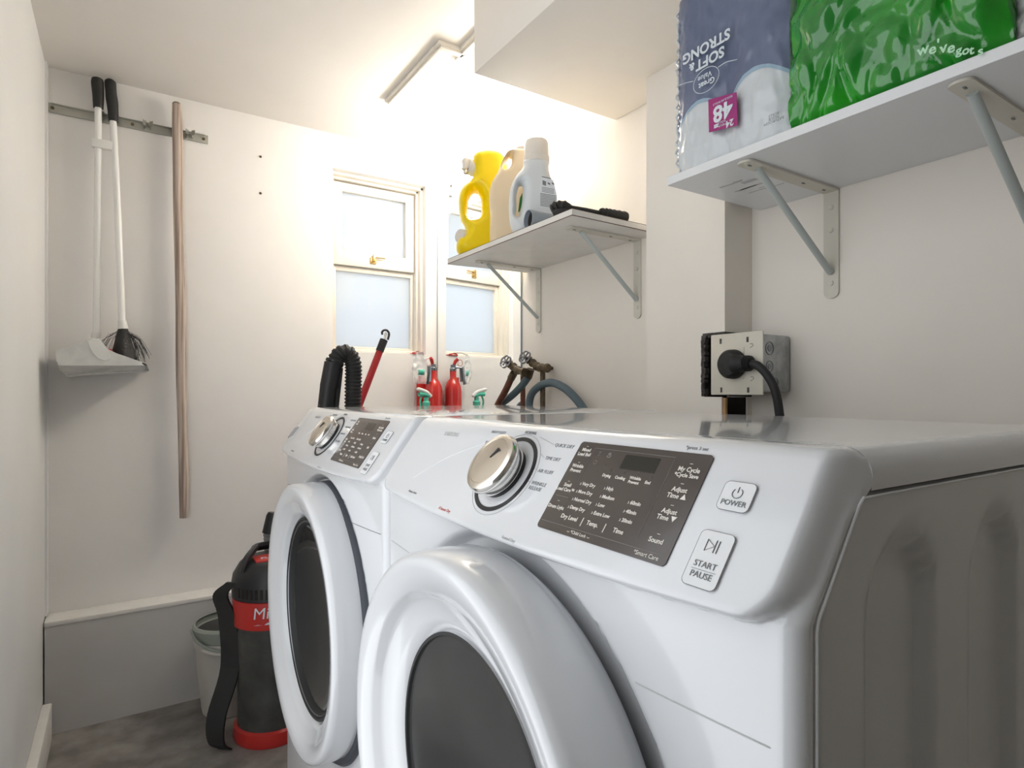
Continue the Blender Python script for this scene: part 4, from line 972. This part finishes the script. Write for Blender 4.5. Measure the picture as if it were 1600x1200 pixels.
# pan: side profile extruded away from the wall
PY0, PY1 = RY-.20, RY-.012
prof = [(89, 549), (100, 545), (128, 538), (137, 530), (150, 528), (158, 532), (168, 545), (182, 552), (200, 558), (222, 566), (229, 570), (232, 578), (206, 579), (170, 581), (118, 584), (103, 586), (92, 578), (90, 566)]
pts = [at_y(u, v, PY0) for u, v in prof]
bm = bmn(); spl = [at_y(229, 571, PY0), at_y(91, 571, PY0)]
up_ = [p for p, (u, v) in zip(pts, prof) if v <= 571]
add_prism(bm, [pts[0]]+pts[1:11]+[spl[0], spl[1]]+[pts[17]], (0, .0035, 0)); add_prism(bm, [p+Vector((0, PY1-PY0-.0035, 0)) for p in pts], (0, .0035, 0))
lowb = [at_y(u, v, PY0+.045) for u, v in ((232, 578), (206, 579.5), (170, 581.5), (118, 584.5), (103, 586), (93, 579))]
add_prism(bm, [spl[1], spl[0]]+lowb, (0, .0035, 0))
shell = [12, 13, 14, 15, 16, 17, 0, 1, 2, 3, 4]        # bottom, back and roof; the mouth stays open
def strip(idx, th=.003):
    for i, j in zip(idx[:-1], idx[1:]):
        a, b = pts[i], pts[j]; d = (b-a); n = Vector((-d.z, 0, d.x)).normalized()*th
        add_prism(bm, [a, b, b+n, a+n] if a.z > 1.112 or b.z > 1.112 else [a+Vector((0, .045, 0)), b+Vector((0, .045, 0)), b+n+Vector((0, .045, 0)), a+n+Vector((0, .045, 0))], (0, (PY1-PY0) if a.z > 1.112 or b.z > 1.112 else (PY1-PY0-.045), 0))
strip([11]+shell)
pan = obj('pan', bm, mat('scuffed_white_plastic', (.74, .74, .72), .4, 0, .14, 30), dp, 30)
bm = bmn(); hb = [(137, 533), (145, 529), (156, 531), (163, 540), (170, 550), (173, 556), (171, 562), (163, 564), (153, 560), (145, 552), (140, 543)]
add_prism(bm, [at_y(u, v, PY0-.003) for u, v in hb], (0, .004, 0)); bmesh.ops.bevel(bm, geom=[e for e in bm.edges], offset=.0012, segments=1, affect='EDGES'); obj('pan_hinge', bm, M['white'], dp)
bm = bmn(); e = [at_y(u, v, PY0) for u, v in ((222, 566), (229, 569), (233, 579))]; add_prism(bm, [e[0], e[1], e[2], e[2]-Vector((.006, 0, 0)), e[1]-Vector((.006, 0, .003)), e[0]-Vector((.0, 0, .003))], (0, PY1-PY0, 0)); obj('rubber_lip', bm, M['hosegrey'], dp)
br = thing('upright_broom', 'black-bristled broom on white pole clipped beside the dustpan handle', 'broom', q(192, 560))
bm = bmn(); add_tube(bm, [q(191, 512, TY-.03), q(184, 330, TY-.015), q(176.5, 185)], .0098, 20); obj('handle_tube', bm, M['pole'], br)
bm = bmn(); g = [q(177.5, 190), q(176, 165), q(174, 150), q(172.5, 132), q(172.3, 124)]; add_tube(bm, spline(g, 4), [.0135, .0142, .0145, .0150, .0158, .0162, .0165, .0165, .016, .0155, .0155, .0158, .016, .016, .015, .012, .007], 20); obj('grip', bm, M['rubber'], br, 50)
bm = bmn(); add_tube(bm, [q(190.5, 501, TY-.03), q(191, 505, TY-.03), q(192, 514, TY-.03)], [.0125, .013, .0155], 20); obj('brush_socket', bm, M['white'], br)
bm = bmn(); tcx = q(192, 514, TY-.03); bcx = q(193.5, 560, TY-.03)
rw = []
for i in range(9):
    f_ = i/8; c = tcx+(bcx-tcx)*f_; wx = .0135+.022*f_; wy = .014+.05*f_
    rw.append([c+Vector((math.cos(R(a))*wx*(1+.10*noise.noise(Vector((a*.2, f_*2, 0)))), math.sin(R(a))*wy, -.006*math.sin(R(a*5))*f_)) for a in range(0, 361, 10)])
add_grid(bm, rw)
bm.faces.new([bm.verts.new(p) for p in rw[-1][:-1]])
hd = obj('bristle_head', bm, mat('black_bristle', (.018, .018, .018), .5, 0, .0, 1, .8, 220), br, 60)
bm = bmn(); rnd = random.Random(3)
for k in range(70):
    a = tcx+Vector((rnd.uniform(-.012, .012), rnd.uniform(-.02, .02), -.005)); sg = rnd.choice((-1, 1, 1)); L_ = rnd.uniform(.05, .10); sp_ = rnd.uniform(.02, .075)*sg
    e = a+Vector((sp_, rnd.uniform(-.03, .03), -L_)); m_ = (a+e)/2+Vector((sp_*.15, 0, .012)); add_tube(bm, [a, m_, e], .0005, 4, False)
s_ = obj('stray_bristles', bm, M['black'], br); s_['kind'] = 'stuff'
bm = bmn(); c = q(163, 226, TY-.004); add_box(bm, c.x-.034, c.x+.033, TY-.013, TY+.006, c.z-.0155, c.z+.0135, .005, 2)
cl = obj('pole_clamp', bm, M['white'], dp)
bm = bmn(); add_box(bm, q(162, 0).x, q(176, 0).x, PY0+.03, PY1-.01, at_y(170, 562, TY).z-.010, at_y(170, 549, TY).z, .003); 
tag(obj('folded_rag', bm, M['red']), 'small dark red rag lying inside the hanging dustpan', 'cloth')
st = thing('wooden_stick', 'long bare weathered wooden pole hanging from the tool rail', 'pole', q(287, 808))
bm = bmn(); n = 40; a_, b_ = q(276, 163), q(287.5, 809); pts = [a_+(b_-a_)*k/n+Vector((.0012*math.sin(k*.4), 0, 0)) for k in range(n+1)]
rad = [.0135, .0152]+[.0152+.0010*math.sin(k*.35) for k in range(2, n-4)]+[.0152, .0148, .0142, .0135, .0128]
add_tube(bm, pts, rad[:n+1], 18); obj('stick_shaft', bm, M['stickwood'], st, 40)
bm = bmn(); add_tube(bm, [a_+Vector((0, 0, .0005)), a_+Vector((0, 0, .005))], [.0136, .010], 18); obj('stick_end', bm, M['oldbrass'], st)

# ------------------------------------------------------------------ backpack vacuum
VXc, VYc, VR = .382, 1.92, .109
vc = thing('backpack_vacuum', 'black and red canister vacuum standing on floor beside the washer', 'vacuum cleaner', (VXc, VYc, 0))
def cyl(name, prof, m, par, seg=48, sm=40):
    bm = bmn(); add_lathe(bm, prof, (VXc, VYc, 0), (0, 0, 1), seg); return obj(name, bm, m, par, sm)
cyl('clear_tank', [(0, .03), (VR-.012, .03), (VR-.010, .06), (VR-.006, .342), (0, .342)], M['tank'], vc)
cyl('base', [(0, 0), (VR-.004, 0), (VR, .008), (VR-.002, .04), (VR-.012, .045)], M['red'], vc)
cyl('red_band', [(VR-.008, .338), (VR, .340), (VR+.001, .345), (VR+.002, .418), (VR-.004, .421)], M['red'], vc)
hdv = cyl('motor_head', [(VR-.004, .418), (VR+.003, .421), (VR+.004, .462), (VR, .485), (VR-.018, .515), (VR-.030, .524), (0, .526)], M['black'], vc)
az = math.atan2(-VXc, -VYc)    # toward the camera
def cylpt(ang, z, r): a = az+ang; return Vector((VXc+math.sin(a)*r, VYc+math.cos(a)*r, z))
bm = bmn()
for k in range(7):
    a = R(52-7.5*k)
    pts = [cylpt(a-.03, .430, VR+.0035), cylpt(a+.03, .430, VR+.0035), cylpt(a+.03, .458, VR+.0035), cylpt(a-.03, .458, VR+.0035)]
    c = cylpt(a, .44, 1)-cylpt(a, .44, 0); add_prism(bm, pts, c*.0012)
obj('vent_slots', bm, M['cavity'], hdv)
def wrap_text(s, size, ang0, z, r, shear=0.0, bold=0):
    bm = text_mesh([(s, size, (0, 0, 0), (1, 0, 0), (0, 1, 0), bold, 'LEFT')])
    for v in bm.verts:
        x, y, h = v.co; v.co = cylpt(ang0-(x+y*shear)/r, z+y+x*.04, r+.0008+h)
    return bm
bm = wrap_text('Milwaukee', .046, R(27), .388, VR+.002, .10, .0)
zz_ = [(0, 0), (.05, .010), (.045, .002), (.09, .014), (.060, -.004), (.064, .003)]
pl_ = [cylpt(R(26)-x/VR, .356+y, VR+.0028) for x, y in zz_]; add_prism(bm, pl_, (0, -.0006, 0))
obj('brand_script', bm, M['printwhite'], vc, 20)
bm = bmn(); add_box(bm, VXc-.055, VXc+.075, VYc-.055, VYc+.02, .521, .5285, .003); rpn = obj('top_panel', bm, M['red'], hdv)
rt_ = Vector((math.cos(YAW), -math.sin(YAW), 0))
obj('panel_lettering', text_mesh([('FUEL', .026, Vector((VXc-.01, VYc-.025, .5292)), Vector((1, 0, 0)), Vector((0, 1, 0)), .0004, 'CENTER')]), M['printwhite'], rpn, 20)
bm = bmn(); hnd = [Vector((VXc-.088, VYc-.035, .50)), Vector((VXc-.078, VYc-.03, .532)), Vector((VXc-.050, VYc+.02, .544)), Vector((VXc-.03, VYc+.055, .545)), Vector((VXc+.06, VYc+.06, .543)), Vector((VXc+.085, VYc+.02, .50))]
add_tube(bm, spline(hnd, 3), .010, 8, flat=1.5); obj('carry_handle', bm, M['black'], vc)
bm = bmn(); stp = spline([cylpt(R(70), .47, VR+.004), cylpt(R(82), .43, VR+.03), cylpt(R(80), .36, VR+.012), cylpt(R(76), .22, VR+.006), cylpt(R(70), .10, VR+.045), cylpt(R(66), .03, VR+.05), cylpt(R(60), .008, VR+.03)], 6)
for k in range(len(stp)-1):
    a, b = stp[k], stp[k+1]; wd = .017+.012*math.sin(math.pi*k/len(stp)); s_ = Vector((.75, -.66, 0))*wd
    add_prism(bm, [a-s_, a+s_, b+s_, b-s_], Vector((-.66, -.75, 0))*.008)
obj('shoulder_strap', bm, M['rubber'], vc, 50)
bm = bmn(); add_box(bm, -.010, .010, -.012, .004, .12, .335, .003); cc = cylpt(R(-18), 0, VR+.002); bmesh.ops.transform(bm, matrix=Matrix.Translation(cc), verts=bm.verts)
add_box(bm, cc.x-.035, cc.x+.02, cc.y-.016, cc.y+.004, .318, .336, .004); obj('tank_latch', bm, M['black'], vc)
# grey hose section with black cuff rising behind it
gh = thing('vacuum_hose', 'grey ribbed hose with black cuff rising beside the washer door', 'vacuum hose', (.46, 2.1, 0))
g = lambda u, v: at_y(u, v, 2.10)
bm = bmn(); base = [g(418, 868), g(423, 832)]; dvec = (base[0]-base[1]).normalized(); lowp = Vector((base[0].x+.045, base[0].y-.0, .002))
path = [lowp+(base[1]-lowp)*k/90 for k in range(91)]; add_tube(bm, path, [.022+.0018*(k % 2) for k in range(91)], 18); obj('ribbed_hose', bm, M['hosegrey'], gh, 20)
bm = bmn(); add_tube(bm, [g(423, 833), g(428, 806), g(429, 801)], [.027, .024, .020], 18); obj('cuff', bm, M['black'], gh)

# ------------------------------------------------------------------ nested buckets
BX, BY, BS = .292, 2.136, .84
bk = thing('bucket', 'cream plastic bucket on floor by ledge, outer one of the nested pair', 'bucket', (BX, BY, 0))
def shell_l(bm, prof, t=.004): prof = [(r*BS, z) for r, z in prof]; add_lathe(bm, prof+[(r-t, z) for r, z in prof[::-1]], (BX, BY, 0), (0, 0, 1), 48)
bm = bmn(); shell_l(bm, [(.002+.004, .002), (.092, .002), (.096, .02), (.118, .215), (.122, .217), (.124, .232), (.122, .238)]); obj('pail', bm, M['bucket_c'], bk, 40)
bm = bmn()
for k in range(-6, 7):
    a = az+R(k*5); 
pts1 = [Vector((BX+math.sin(az+R(a))*(.128*BS), BY+math.cos(az+R(a))*(.128*BS), .226-.012*math.cos(R(a*2.4)))) for a in range(-38, 39, 4)]
add_tube(bm, pts1, .007, 8); obj('pouring_lip', bm, M['bucket_c'], bk)
bk2 = thing('bucket', 'grey-green plastic bucket nested inside the cream one, wide rolled rim', 'bucket', (BX, BY, .02))
bm = bmn(); shell_l(bm, [(.006, .012), (.082, .012), (.112, .235), (.118, .262), (.124, .264), (.126, .276), (.120, .284)]); obj('pail', bm, M['bucket_g'], bk2, 40)
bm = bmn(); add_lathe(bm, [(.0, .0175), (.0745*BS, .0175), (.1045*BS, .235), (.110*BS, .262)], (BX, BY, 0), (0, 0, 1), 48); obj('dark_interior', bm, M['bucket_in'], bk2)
bm = bmn(); add_tube(bm, [Vector((BX+math.cos(R(a))*.128*BS, BY+math.sin(R(a))*.128*BS, .272-.05*max(0, -math.sin(R(a))))) for a in range(180, 361, 8)], .0045, 8); obj('bail_handle', bm, M['bucket_g'], bk2)
